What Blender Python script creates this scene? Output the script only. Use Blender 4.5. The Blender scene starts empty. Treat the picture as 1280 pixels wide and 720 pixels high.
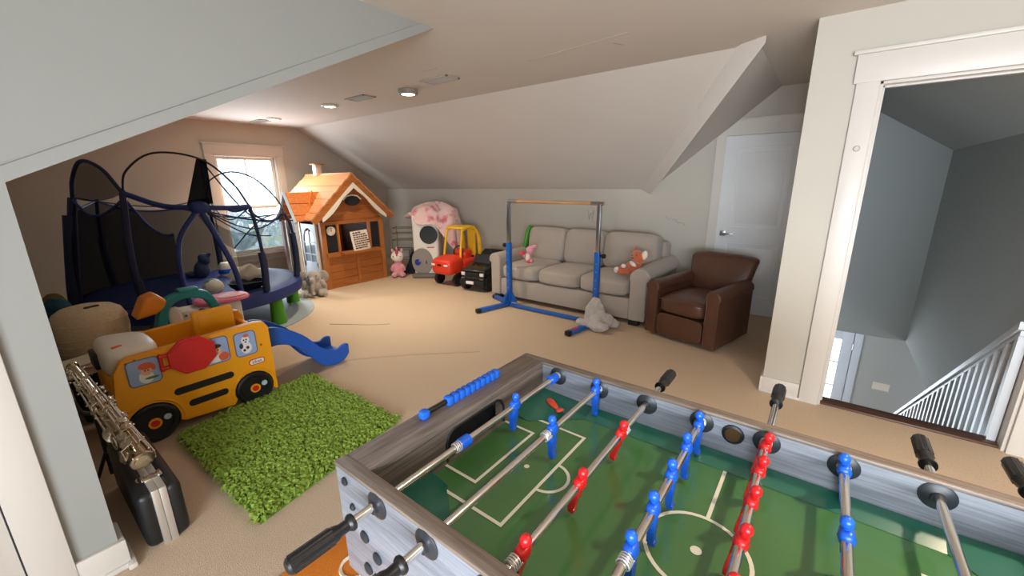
import bpy, bmesh, math, random
from mathutils import Vector, Matrix, Euler
random.seed(7)
PI = math.pi
S = bpy.context.scene
COL = S.collection

# ------------------------------------------------------------------ camera
cd = bpy.data.cameras.new('camera'); cam = bpy.data.objects.new('camera', cd); COL.objects.link(cam)
FPX, YAW, PIT, ROLL = 505.56, math.radians(-37.664), math.radians(14.548), math.radians(.644)
cd.sensor_width = 36; cd.lens = 36 * FPX / 1280; cd.clip_start = .02; cd.clip_end = 200
f_ = Vector((math.sin(YAW)*math.cos(PIT), math.cos(YAW)*math.cos(PIT), -math.sin(PIT)))
r_ = Vector((math.cos(YAW), -math.sin(YAW), 0)); d_ = f_.cross(r_)
c_, s_ = math.cos(ROLL), math.sin(ROLL)
rx = c_*r_ + s_*d_; dx = -s_*r_ + c_*d_
cam.matrix_world = Matrix(((rx.x, -dx.x, -f_.x, 0), (rx.y, -dx.y, -f_.y, 0), (rx.z, -dx.z, -f_.z, 1.55), (0, 0, 0, 1)))
S.camera = cam

# ------------------------------------------------------------------ world, exposure
W = bpy.data.worlds.new('sky'); S.world = W; W.use_nodes = True
bg = W.node_tree.nodes['Background']; bg.inputs[0].default_value = (.80, .90, 1, 1); bg.inputs[1].default_value = 4.0
S.view_settings.view_transform = 'Standard'; S.view_settings.look = 'None'
S.view_settings.exposure = 0.5; S.view_settings.gamma = 1; S.view_settings.use_curve_mapping = False


def area(name, loc, tgt, sx, sy, power, col, spread=PI):
    l = bpy.data.lights.new(name, 'AREA'); l.shape = 'RECTANGLE'; l.size = sx; l.size_y = sy
    l.energy = power; l.color = col; l.spread = spread
    o = bpy.data.objects.new(name, l); COL.objects.link(o); o.location = loc
    o.rotation_euler = (Vector(tgt) - Vector(loc)).to_track_quat('-Z', 'Y').to_euler()
    return o


DAY = (.78, .89, 1)
area('daylight_gable_window', (-7.36, 2.8, 1.25), (0, 3.2, .8), .88, 1.5, 40, DAY)
area('daylight_rear_window', (1.15, -2.12, 1.15), (-.7, 4, .55), 2.7, 1.2, 104, (.86, .93, 1), 2.15)
area('daylight_front_door', (.2, 7.75, -1.6), (.5, 3, -1), .6, 1.3, 14, DAY)
area('hall_side_light', (2.9, 6.0, -1.5), (.5, 6, -1.8), 1.4, 1.3, 20, (.9, .93, 1))  # cool area lamp inside the lower hall; no window is built there

# ------------------------------------------------------------------ helpers


def lin(c):
    return tuple(((v/255)/12.92 if v/255 <= .04045 else ((v/255+.055)/1.055)**2.4) for v in c) + (1,)


class NT:
    def __init__(s, name):
        s.m = bpy.data.materials.new(name); s.m.use_nodes = True; s.t = s.m.node_tree
        s.b = s.t.nodes['Principled BSDF']; s.o = s.t.nodes['Material Output']

    def n(s, ty, **kw):
        n = s.t.nodes.new(ty)
        for k, v in kw.items():
            if k in n.inputs: n.inputs[k].default_value = v
            else: setattr(n, k, v)
        return n

    def l(s, a, b): s.t.links.new(a, b)


def mat(name, col, rough=.6, metal=0, var=.08, vscale=6, bump=0, bscale=200, coat=0, spec=.5, stretch=None, sheen=0, trans=0):
    """plain surface: base colour broken up by noise, optional fine relief"""
    k = NT(name); b = k.b
    b.inputs['Roughness'].default_value = rough; b.inputs['Metallic'].default_value = metal
    b.inputs['Coat Weight'].default_value = coat; b.inputs['Specular IOR Level'].default_value = spec
    if sheen: b.inputs['Sheen Weight'].default_value = sheen
    tc = k.n('ShaderNodeTexCoord'); mp = k.n('ShaderNodeMapping'); k.l(tc.outputs['Object'], mp.inputs[0])
    if stretch: mp.inputs['Scale'].default_value = stretch
    nz = k.n('ShaderNodeTexNoise', Scale=vscale, Detail=4); k.l(mp.outputs[0], nz.inputs['Vector'])
    mx = k.n('ShaderNodeMixRGB'); c = lin(col)
    mx.inputs[1].default_value = tuple(min(1, v*(1-var)) for v in c[:3]) + (1,)
    mx.inputs[2].default_value = tuple(min(1, v*(1+var)) for v in c[:3]) + (1,)
    k.l(nz.outputs[0], mx.inputs[0]); k.l(mx.outputs[0], b.inputs['Base Color'])
    if bump:
        n2 = k.n('ShaderNodeTexNoise', Scale=bscale, Detail=3); k.l(mp.outputs[0], n2.inputs['Vector'])
        bp = k.n('ShaderNodeBump', Strength=bump, Distance=.004); k.l(n2.outputs[0], bp.inputs['Height']); k.l(bp.outputs[0], b.inputs['Normal'])
    return k.m


def wood(name, c1, c2, axis=0, rough=.45, scale=9, along=.5, fine=.35, coat=0):
    """straight-grained wood: noise stretched along one axis"""
    k = NT(name); b = k.b; b.inputs['Roughness'].default_value = rough; b.inputs['Coat Weight'].default_value = coat
    tc = k.n('ShaderNodeTexCoord'); mp = k.n('ShaderNodeMapping'); k.l(tc.outputs['Object'], mp.inputs[0])
    sc = [scale]*3; sc[axis] = along; mp.inputs['Scale'].default_value = sc
    a = k.n('ShaderNodeTexNoise', Scale=1.6, Detail=3); a2 = k.n('ShaderNodeTexNoise', Scale=7, Detail=5)
    k.l(mp.outputs[0], a.inputs['Vector']); k.l(mp.outputs[0], a2.inputs['Vector'])
    m = k.n('ShaderNodeMixRGB'); m.inputs[0].default_value = fine; k.l(a.outputs[0], m.inputs[1]); k.l(a2.outputs[0], m.inputs[2])
    r = k.n('ShaderNodeValToRGB'); r.color_ramp.elements[0].position = .36; r.color_ramp.elements[1].position = .66
    r.color_ramp.elements[0].color = lin(c1); r.color_ramp.elements[1].color = lin(c2)
    k.l(m.outputs[0], r.inputs[0]); k.l(r.outputs[0], b.inputs['Base Color'])
    bp = k.n('ShaderNodeBump', Strength=.12, Distance=.002); k.l(a2.outputs[0], bp.inputs['Height']); k.l(bp.outputs[0], b.inputs['Normal'])
    return k.m


def emis(name, col, strength):
    k = NT(name); k.b.inputs['Emission Color'].default_value = col + (1,); k.b.inputs['Emission Strength'].default_value = strength
    k.b.inputs['Base Color'].default_value = (.8, .8, .8, 1); return k.m


def netmat(name, col, alpha):
    k = NT(name); d = k.n('ShaderNodeBsdfDiffuse'); d.inputs[0].default_value = lin(col)
    t = k.n('ShaderNodeBsdfTransparent'); x = k.n('ShaderNodeMixShader'); x.inputs[0].default_value = alpha
    k.l(t.outputs[0], x.inputs[1]); k.l(d.outputs[0], x.inputs[2]); k.l(x.outputs[0], k.o.inputs[0]); return k.m


def glassmat(name, tint=(1, 1, 1, 1), gl=.08):
    k = NT(name); t = k.n('ShaderNodeBsdfTransparent'); t.inputs[0].default_value = tint
    g = k.n('ShaderNodeBsdfGlossy'); g.inputs['Roughness'].default_value = .03
    x = k.n('ShaderNodeMixShader'); x.inputs[0].default_value = gl
    k.l(t.outputs[0], x.inputs[1]); k.l(g.outputs[0], x.inputs[2]); k.l(x.outputs[0], k.o.inputs[0]); return k.m


class MB:
    def __init__(s): s.v = []; s.f = []

    def add(s, vs, fs, M=None):
        o = len(s.v)
        s.v += [tuple(M @ Vector(p)) for p in vs] if M is not None else [tuple(p) for p in vs]
        s.f += [tuple(i+o for i in f) for f in fs]; return s

    def bm(s, b, M=None):
        b.verts.ensure_lookup_table()
        for i, v in enumerate(b.verts): v.index = i
        s.add([v.co.copy() for v in b.verts], [[v.index for v in f.verts] for f in b.faces], M); b.free(); return s

    def box(s, c, sz, bev=0, seg=2, M=None, R=None):
        b = bmesh.new(); bmesh.ops.create_cube(b, size=1)
        for v in b.verts: v.co = Vector((v.co.x*sz[0], v.co.y*sz[1], v.co.z*sz[2]))
        if bev > 0:
            bmesh.ops.bevel(b, geom=b.edges[:], offset=min(bev, min(sz)*.49), segments=seg, profile=.5, affect='EDGES')
        T = Matrix.Translation(c)
        if R is not None: T = T @ Euler(R).to_matrix().to_4x4()
        return s.bm(b, M @ T if M is not None else T)

    def cyl(s, p0, p1, r0, r1=None, n=14, cap=True, M=None):
        r1 = r0 if r1 is None else r1
        return s.tube([p0, p1], [r0, r1], n, cap=cap, M=M)

    def tube(s, pts, r, n=8, closed=False, cap=True, M=None):
        P = [Vector(p) for p in pts]; k = len(P); R = r if isinstance(r, (list, tuple)) else [r]*k
        up = None; vs = []; fs = []
        for i in range(k):
            a = P[(i+1) % k] if (closed or i < k-1) else P[i]; b = P[i-1] if (closed or i > 0) else P[i]
            t = (a-b).normalized()
            if up is None:
                up = t.orthogonal().normalized()
            up = (up - t*up.dot(t))
            up = up.normalized() if up.length > 1e-6 else t.orthogonal().normalized()
            w = t.cross(up)
            for j in range(n):
                q = 2*PI*j/n; vs.append(P[i] + (up*math.cos(q) + w*math.sin(q))*R[i])
        for i in range(k if closed else k-1):
            for j in range(n):
                a = i*n+j; b = i*n+(j+1) % n; c = ((i+1) % k)*n+(j+1) % n; d = ((i+1) % k)*n+j; fs.append((a, b, c, d))
        if cap and not closed:
            fs.append(tuple(range(n-1, -1, -1))); fs.append(tuple((k-1)*n+j for j in range(n)))
        return s.add(vs, fs, M)

    def lathe(s, prof, M=None, n=20, a0=0, a1=2*PI):
        full = abs(a1-a0-2*PI) < 1e-6; m = n if full else n+1; vs = []; fs = []
        for r, z in prof:
            for j in range(m):
                q = a0+(a1-a0)*j/n; vs.append((r*math.cos(q), r*math.sin(q), z))
        for i in range(len(prof)-1):
            for j in range(n):
                a = i*m+j; b = i*m+(j+1) % m; fs.append((a, b, b+m, a+m))
        if full:
            if prof[0][0] > 1e-6: fs.append(tuple(range(m-1, -1, -1)))
            if prof[-1][0] > 1e-6: fs.append(tuple((len(prof)-1)*m+j for j in range(m)))
        return s.add(vs, fs, M)

    def prism(s, poly, h, M=None, z0=0):
        n = len(poly); vs = [(p[0], p[1], z0) for p in poly] + [(p[0], p[1], z0+h) for p in poly]
        fs = [tuple(range(n-1, -1, -1)), tuple(range(n, 2*n))] + [(i, (i+1) % n, n+(i+1) % n, n+i) for i in range(n)]
        return s.add(vs, fs, M)

    def sell(s, c, sz, k=2.0, n=8, M=None, R=None, fn=None):
        """superellipsoid from a cube grid; k=2 ellipsoid, k=6 soft cushion"""
        b = bmesh.new(); bmesh.ops.create_cube(b, size=2)
        bmesh.ops.subdivide_edges(b, edges=b.edges[:], cuts=n-1, use_grid_fill=True)
        for v in b.verts:
            p = Vector([math.tan(x*PI/4) if k < 3 else x for x in v.co])
            L = (abs(p.x)**k+abs(p.y)**k+abs(p.z)**k)**(1/k); p = p/L
            if fn: p = fn(p)
            v.co = Vector((p.x*sz[0]/2, p.y*sz[1]/2, p.z*sz[2]/2))
        T = Matrix.Translation(c)
        if R is not None: T = T @ Euler(R).to_matrix().to_4x4()
        return s.bm(b, M @ T if M is not None else T)

    def build(s, name, m, parent=None, label=None, ang=40, kind=None, fix=True):
        me = bpy.data.meshes.new(name); me.from_pydata([tuple(p) for p in s.v], [], s.f); me.update()
        if fix:
            b = bmesh.new(); b.from_mesh(me); bmesh.ops.recalc_face_normals(b, faces=b.faces[:]); b.to_mesh(me); b.free()
        me.polygons.foreach_set('use_smooth', [True]*len(me.polygons)); me.set_sharp_from_angle(angle=math.radians(ang))
        me.materials.append(m); o = bpy.data.objects.new(name, me); COL.objects.link(o)
        if parent: o.parent = parent
        if label: o['label'] = label
        if kind: o['kind'] = kind
        return o


def thing(name, label, cat, loc=(0, 0, 0), rz=0, group=None):
    o = bpy.data.objects.new(name, None); COL.objects.link(o); o.location = loc; o.rotation_euler = (0, 0, rz)
    o['label'] = label; o['category'] = cat
    if group: o['group'] = group
    return o


def tag(o, label, cat, group=None):
    o['label'] = label; o['category'] = cat
    if group: o['group'] = group
    return o


def struct(name, mb, m, parent=None, label=None, ang=40):
    o = mb.build(name, m, parent, ang=ang)
    if parent is None: o['kind'] = 'structure'
    if label: o['label'] = label
    return o


def copy_tree(o, parent=None):
    c = o.copy(); COL.objects.link(c)
    if parent: c.parent = parent
    for ch in [x for x in COL.objects if x.parent == o]: copy_tree(ch, c)
    return c


_unit = {}


def piece(name, parent, m, c, sz, R=None, label=None):
    """a plain board: one shared box mesh per material, placed and scaled"""
    key = m.name
    if key not in _unit:
        b = MB().box((0, 0, 0), (1, 1, 1)); me = bpy.data.meshes.new('board'); me.from_pydata(b.v, [], b.f); me.update(); me.materials.append(m); _unit[key] = me
    o = bpy.data.objects.new(name, _unit[key]); COL.objects.link(o); o.parent = parent
    o.location = c; o.scale = sz
    if R: o.rotation_euler = R
    if label: o['label'] = label
    return o


def remesh(o, vox, smooth=3, disp=0, dscale=.05):
    m = o.modifiers.new('skin', 'REMESH'); m.mode = 'VOXEL'; m.voxel_size = vox; m.use_smooth_shade = True
    if smooth:
        q = o.modifiers.new('soften', 'SMOOTH'); q.iterations = smooth; q.factor = .6
    if disp:
        t = bpy.data.textures.new('folds', 'CLOUDS'); t.noise_scale = dscale
        q = o.modifiers.new('folds', 'DISPLACE'); q.texture = t; q.strength = disp; q.mid_level = .5
    return o


def arc_pts(c, r, a0, a1, n, ax='xz'):
    out = []
    for i in range(n+1):
        a = a0+(a1-a0)*i/n; u, v = r*math.cos(a), r*math.sin(a)
        out.append((c[0]+u, c[1], c[2]+v) if ax == 'xz' else (c[0], c[1]+u, c[2]+v) if ax == 'yz' else (c[0]+u, c[1]+v, c[2]))
    return out


def XM(o, u, v, w):   # matrix from origin and three axes
    o, u, v, w = Vector(o), Vector(u), Vector(v), Vector(w)
    return Matrix(((u.x, v.x, w.x, o.x), (u.y, v.y, w.y, o.y), (u.z, v.z, w.z, o.z), (0, 0, 0, 1)))


def round_rect(w, h, r, n=4, cx=0, cy=0):
    out = []
    for (sx, sy, a) in ((1, 1, 0), (-1, 1, PI/2), (-1, -1, PI), (1, -1, 1.5*PI)):
        for i in range(n+1):
            q = a+PI/2*i/n; out.append((cx+sx*(w/2-r)+r*math.cos(q), cy+sy*(h/2-r)+r*math.sin(q)))
    return out


def smooth_pts(P, n=6):   # Catmull-Rom
    P = [Vector(p) for p in P]; Q = [2*P[0]-P[1]]+P+[2*P[-1]-P[-2]]; out = []
    for i in range(1, len(Q)-2):
        for j in range(n):
            t = j/n; a, b, c, d = Q[i-1], Q[i], Q[i+1], Q[i+2]
            out.append(.5*((2*b)+(c-a)*t+(2*a-5*b+4*c-d)*t*t+(3*b-a-3*c+d)*t**3))
    out.append(P[-1]); return out


# ------------------------------------------------------------------ materials
M_wall = mat('wall_paint', (190, 184, 172), .75, var=.025, vscale=2, bump=.05, bscale=300)
M_stairwall = mat('stair_wall_paint', (170, 176, 176), .75, var=.02, vscale=2)
M_ceil = mat('ceiling_paint', (205, 197, 188), .8, var=.03, vscale=1.5, bump=.05, bscale=250)
M_trim = mat('trim_paint', (208, 202, 194), .4, var=.02, vscale=3)
M_carpet = mat('carpet', (203, 180, 155), .95, var=.22, vscale=130, bump=1.0, bscale=260, spec=.1)
M_nosing = wood('stair_nosing_wood', (60, 38, 28), (92, 60, 44), 0)
M_black = mat('black_plastic', (20, 20, 22), .4, var=.1)
M_blackm = mat('black_matte', (17, 18, 22), .7, var=.1)
M_chrome = mat('chrome', (225, 222, 216), .16, 1, var=.03)
M_steel = mat('brushed_steel', (170, 172, 175), .3, 1, var=.05)
M_white = mat('white_plastic', (228, 222, 212), .4, var=.03)
M_blueplay = mat('blue_plastic', (28, 96, 205), .35, var=.05)
M_redplay = mat('red_plastic', (205, 30, 36), .35, var=.05)

# ------------------------------------------------------------------ room shell
XG, YS, YF, ZC, ZK, XP, YD = -7.495, 5.385, 3.661, 2.5, 1.457, -2.14, 3.363
KS = (ZC-ZK)/(YS-YF)
b = MB(); b.box((-2.25, 2.6, -.06), (10.6, 9.7, .12))
b.v = []; b.f = []
b.prism([(-7.65, -2.3), (3.1, -2.3), (3.1, 3.40), (-.15, 3.40), (-.15, 5.5), (-7.65, 5.5)], .12, z0=-.12)
struct('floor', b, M_carpet, label='tan cut pile carpet')
seam = MB()
for pts in (smooth_pts([(-4.35, 2.2, .002), (-3.8, 2.62, .002), (-4.0, 3.0, .002), (-4.24, 3.5, .002)], 8)[:9], [(-3.3, 1.75, .002), (-2.9, 2.2, .002), (-2.43, 2.63, .002)]):
    seam.tube(pts, .004, 5)
struct('carpet_seam', seam, mat('carpet_seam_shade', (176, 154, 128), .95))

# ceilings: a flat run with a slope to each side
b = MB()
b.prism([(-7.6, 1.98), (XP-.06, 1.98), (XP-.06, -2.3), (3.1, -2.3), (3.1, YF), (.0, YF), (-.1, 5.45), (-.56, 5.45), (-.56, YF), (-7.6, YF)], .1, z0=ZC)
struct('ceiling', b, M_ceil, label='flat off-white ceiling over the middle of the room')
b = MB()
b.add([(-7.6, YF, ZC), (-.56, YF, ZC), (-1.87, YS+.03, ZK-.02), (-7.6, YS+.03, ZK-.02), (-7.6, YF, ZC+.1), (-.56, YF, ZC+.1), (-1.87, YS+.03, ZK+.08), (-7.6, YS+.03, ZK+.08)],
      [(0, 1, 2, 3), (7, 6, 5, 4), (0, 4, 5, 1), (1, 5, 6, 2), (2, 6, 7, 3), (3, 7, 4, 0)])
struct('ceiling_slope', b, M_ceil, label='sloped ceiling above the sofa')
b = MB(); zs = lambda x: ZK+.813*(x+1.85)
b.add([(-1.9, 3.45, zs(-1.9)), (-.56, 3.45, ZC+.01), (-.56, 5.42, ZC+.01), (-1.9, 5.42, zs(-1.9)), (-1.9, 3.45, zs(-1.9)+.08), (-.56, 3.45, ZC+.09), (-.56, 5.42, ZC+.09), (-1.9, 5.42, zs(-1.9)+.08)],
      [(0, 1, 2, 3), (7, 6, 5, 4), (0, 4, 5, 1), (1, 5, 6, 2), (2, 6, 7, 3), (3, 7, 4, 0)])
# dormer slope only exists on the door side of the valley
b.v = []; b.f = []
b.add([(-.56, 3.52, ZC+.005), (-.56, 5.42, ZC+.005), (-1.88, 5.42, ZK-.02), (-.56, 3.52, ZC+.1), (-.56, 5.42, ZC+.1), (-1.88, 5.42, ZK+.08)],
      [(0, 1, 2), (5, 4, 3), (0, 3, 4, 1), (1, 4, 5, 2), (2, 5, 3, 0)])
struct('ceiling_dormer', b, M_ceil, label='sloped ceiling beside the white door')
b = MB()   # boxed valley rib between the two slopes
p0, p1 = Vector((-.665, 3.60, ZC+.0)), Vector((-1.985, YS, ZK-.005))
q0, q1 = Vector((-.50, 3.50, ZC+.0)), Vector((-1.86, YS, ZK-.03))
dn = Vector((0, 0, -.045)); up = Vector((0, 0, .12))
b.add([p0+dn*.4, p1+dn*.2, q1+dn, q0+dn*1.0, p0+up, p1+up, q1+up, q0+up], [(0, 1, 2, 3), (7, 6, 5, 4), (0, 4, 5, 1), (1, 5, 6, 2), (2, 6, 7, 3), (3, 7, 4, 0)])
struct('trim_1', b, M_ceil, label='boxed drywall rib along the ceiling valley')
b = MB()
b.add([(-7.6, .0, 1.535), (XP-.12, .0, 1.535), (XP-.12, 1.98, 2.5), (-7.6, 1.98, 2.5), (-7.6, .0, 1.63), (XP-.12, .0, 1.63), (XP-.12, 1.98, 2.6), (-7.6, 1.98, 2.6)],
      [(0, 1, 2, 3), (7, 6, 5, 4), (0, 4, 5, 1), (1, 5, 6, 2), (2, 6, 7, 3), (3, 7, 4, 0)])
struct('ceiling_near_slope', b, M_ceil, label='sloped ceiling above the trampoline')

# far gable wall with its window opening
G = XM((XG-.15, 0, 0), (0, 1, 0), (0, 0, 1), (1, 0, 0))
WY0, WY1, WZ0, WZ1 = 2.335, 3.255, .45, 2.03
b = MB()
b.prism([(-.05, 0), (-.05, 1.57), (1.98, 2.52), (WY0, 2.52), (WY0, 0)], .15, G)
b.prism([(WY0, WZ1), (WY0, 2.52), (WY1, 2.52), (WY1, WZ1)], .15, G); b.prism([(WY0, 0), (WY0, WZ0), (WY1, WZ0), (WY1, 0)], .15, G)
b.prism([(WY1, 0), (WY1, 2.52), (YF, 2.52), (YS+.1, ZK-.03), (YS+.1, 0)], .15, G)
M_gable = mat('shaded_wall_paint', (178, 162, 142), .75, var=.025, vscale=2)  # darker copy of the wall paint for the backlit gable, not assigned
struct('wall_gable', b, M_wall, label='greige gable wall with the window')
# sofa wall
b = MB(); SW = XM((0, YS, 0), (1, 0, 0), (0, 0, 1), (0, 1, 0))
b.prism([(XG, 0), (XG, ZK+.02), (-1.86, ZK+.02), (-.57, 2.53), (-.08, 2.53), (-.08, 0)], .12, SW)
struct('wall_back', b, M_wall, label='greige wall behind the sofa')
# knee wall on the near side of the far bay
b = MB(); b.box(((XG+XP)/2-.06, -.0, .8), (XP-XG-.12, .12, 1.6)); struct('wall_knee', b, M_wall)
# partition beside the camera: full wall, then a wedge under the ceiling
PW = XM((XP-.12, 0, 0), (0, 1, 0), (0, 0, 1), (1, 0, 0))
b = MB(); b.prism([(-2.3, 0), (-2.3, 2.52), (2.02, 2.52), (1.985, 2.497), (.075, 1.57), (.075, 0)], .12, PW)
M_part = mat('partition_shaded_paint', (152, 153, 149), .75, var=.02, vscale=2)  # wall paint darkened to carry the dimmer light on this wall
struct('wall_partition', b, M_part, label='pale wall with a sloped opening, paint darkened for dim light')
b = MB(); sl = Vector((0, 1.91, .927)).normalized(); nn = Vector((0, -.927, 1.91)).normalized()
e0, e1 = Vector((XP, .075, 1.57)), Vector((XP, 1.94, 2.475))
b.add([e0, e1, e1+nn*.045, e0+nn*.045+Vector((0, .0, .0)), e0+Vector((.004, 0, 0)), e1+Vector((.004, 0, 0)), e1+nn*.045+Vector((.003, 0, 0)), e0+nn*.045+Vector((.003, 0, 0))],
      [(0, 1, 2, 3), (7, 6, 5, 4), (0, 4, 5, 1), (1, 5, 6, 2), (2, 6, 7, 3), (3, 7, 4, 0)])
g0, g1 = e0+nn*.05+Vector((.002, 0, 0)), e1+nn*.035+Vector((.002, -.03, 0)); b.tube([g0, g1], .0035, 6); b.tube([e0+nn*.05+Vector((.002, 0, 0)), e0+Vector((.002, -.055, -.01)), e0+Vector((.002, -.06, -.06))], .003, 6)
struct('trim_2', b, M_part, label='corner bead along the sloped edge')
# baseboard, low door and its casing on the partition
b = MB(); b.box((XP+.009, .015, .065), (.018, .16, .13), .003); b.box((XP-.069, .084, .065), (.138, .018, .13)); b.box((XP+.014, .0, .012), (.028, .19, .024), .006); b.box((XP-.05, .094, .012), (.2, .03, .024), .006)
struct('baseboard_left', b, M_trim)
b = MB(); b.box((XP+.011, -.105, .54), (.022, .11, 1.08), .003); b.box((XP+.012, -.6, 1.14), (.022, 1.1, .12), .003)
struct('trim_3', b, M_trim, label='white casing of the low closet door')
b = MB(); b.box((XP+.006, -.58, .54), (.012, .83, 1.06), .002)
dr = struct('door_3', b, M_trim, label='white low closet door in the partition')
b = MB(); b.box((XP+.004, -.163, .54), (.012, .006, 1.07)); b.build('door_gap', mat('gap_shadow', (40, 42, 46), .8), dr)
# doorway wall
DX0, DX1, DH = .137, 1.02, 2.10
DW = XM((0, YD, 0), (1, 0, 0), (0, 0, 1), (0, 1, 0))
b = MB(); b.prism([(-.207, 0), (-.207, 2.52), (DX0, 2.52), (DX0, 0)], .12, DW); b.prism([(DX0, DH), (DX0, 2.52), (DX1, 2.52), (DX1, DH)], .12, DW); b.prism([(DX1, 0), (DX1, 2.52), (3.1, 2.52), (3.1, 0)], .12, DW)
struct('wall_doorway', b, M_wall, label='greige wall with the stair doorway')
b = MB(); b.box((-.147, 5.3, 1.45), (.12, 3.64, 2.9)); b.box((-.147, 5.18, -1.45), (.12, 3.4, 2.9))
struct('wall_stair_left', b, M_wall)
b = MB()
b.box((DX0-.055, YD-.011, 1.05), (.11, .022, 2.10), .003); b.box((DX1+.055, YD-.011, 1.05), (.11, .022, 2.10), .003)
b.box(((DX0+DX1)/2, YD-.013, DH+.077), (DX1-DX0+.25, .026, .155), .003); b.box(((DX0+DX1)/2, YD-.022, DH+.165), (DX1-DX0+.29, .044, .022), .004)
b.box((DX0+.008, YD+.06, DH/2), (.016, .124, DH), .002); b.box((DX1-.008, YD+.06, DH/2), (.016, .124, DH), .002); b.box(((DX0+DX1)/2, YD+.06, DH-.008), (DX1-DX0, .124, .016), .002)
b.box((DX0+.022, YD+.07, DH/2), (.012, .035, DH), .002); b.box(((DX0+DX1)/2, YD+.07, DH-.022), (DX1-DX0, .035, .012), .002)
struct('trim_4', b, M_trim, label='white door casing round the stair opening')
b = MB(); b.box((-.1, YD-.008, .06), (.24, .016, .12), .003); b.box((-.09, YD-.013, .01), (.26, .026, .02), .005); b.box((-.215, YD+.05, .06), (.016, .14, .12), .003)
b.box((2.1, YD-.008, .06), (1.9, .016, .12), .003)
struct('baseboard_right', b, M_trim)
b = MB(); b.box(((DX0+DX1)/2, YD+.075, .002), (DX1-DX0-.03, .11, .028), .008); struct('trim_5', b, M_nosing, label='dark wood nosing at the top of the stairs')
b = MB(); b.box((-4.3, YS-.008, .06), (6.2, .016, .12), .003); struct('baseboard_back', b, M_trim)
b = MB(); b.box((XG+.008, 2.7, .06), (.016, 5.3, .12), .003); struct('baseboard_gable', b, M_trim)
# walls behind the camera
b = MB(); b.box((3.06, .6, 1.25), (.12, 5.8, 2.5)); struct('wall_right', b, M_wall)
b = MB(); y = -2.3; b.box((.4, y, .3), (5.4, .12, .6)); b.box((.4, y, 2.36), (5.4, .12, .3)); b.box((-1.42, y, 1.4), (1.76, .12, 1.7)); b.box((2.8, y, 1.4), (.56, .12, 1.7))
struct('wall_rear', b, M_wall)
b = MB()
for x in (-.5, .5, 1.5, 2.49): b.box((x, y, 1.42), (.06, .1, 1.62))
for z in (.62, 1.42, 2.2): b.box((1.0, y, z), (3.0, .09, .05))
struct('window_2', b, M_trim)

# ceiling marks: scuffs are shallow patches in the drywall
b = MB()
for (x, yy, w, h, r) in ((-2.9, 2.62, .18, .012, .1), (-1.65, 2.9, .9, .010, -.12), (-1.35, 3.02, .10, .02, 1.2)):
    b.box((x, yy, ZC-.0005), (w, h, .003), 0, R=(0, 0, r))
struct('ceiling_scuff', b, mat('ceiling_scuff_paint', (186, 172, 160), .8, var=.2, vscale=20), label='brownish scuffs on the ceiling')

# ------------------------------------------------------------------ window in the gable
wn = thing('window_1', 'white double-hung window in the gable wall', 'window'); wn['kind'] = 'structure'; del wn['category']
b = MB(); x = XG+.011
b.box((x, WY0-.055, (WZ0+WZ1)/2), (.022, .11, WZ1-WZ0+.02), .003); b.box((x, WY1+.055-.01, (WZ0+WZ1)/2), (.022, .11, WZ1-WZ0+.02), .003)
b.box((x+.002, (WY0+WY1)/2, WZ1+.07), (.026, WY1-WY0+.22, .15), .003); b.box((x+.008, (WY0+WY1)/2, WZ1+.152), (.04, WY1-WY0+.27, .02), .003)
b.box((x, (WY0+WY1)/2, WZ0-.07), (.022, WY1-WY0+.2, .1), .003); b.box((x+.02, (WY0+WY1)/2, WZ0-.01), (.07, WY1-WY0+.28, .025), .004)
b.build('casing', M_trim, wn)
b = MB(); xj = XG-.06
for yy in (WY0+.012, WY1-.012): b.box((xj, yy, (WZ0+WZ1)/2), (.13, .024, WZ1-WZ0), .002)
for zz in (WZ0+.012, WZ1-.012): b.box((xj, (WY0+WY1)/2, zz), (.13, WY1-WY0, .024), .002)
b.build('jamb', M_trim, wn)
ZM = 1.21


def sash(name, x, z0, z1):
    b = MB(); y0, y1 = WY0+.03, WY1-.03
    for yy in (y0+.02, y1-.02): b.box((x, yy, (z0+z1)/2), (.035, .045, z1-z0), .003)
    for zz in (z0+.02, z1-.02): b.box((x, (y0+y1)/2, zz), (.033, y1-y0, .045), .003)
    s = b.build(name, M_white, wn)
    b = MB(); b.box((x, (y0+y1)/2, (z0+z1)/2), (.016, .014, z1-z0-.05)); b.build('muntin', M_white, s)
    b = MB(); b.box((x, (y0+y1)/2, (z0+z1)/2), (.004, y1-y0-.05, z1-z0-.05)); b.build('pane', glassmat('window_glass'), s)


sash('sash', XG-.085, ZM-.02, WZ1-.03); sash('sash', XG-.05, WZ0+.03, ZM+.02)
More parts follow.
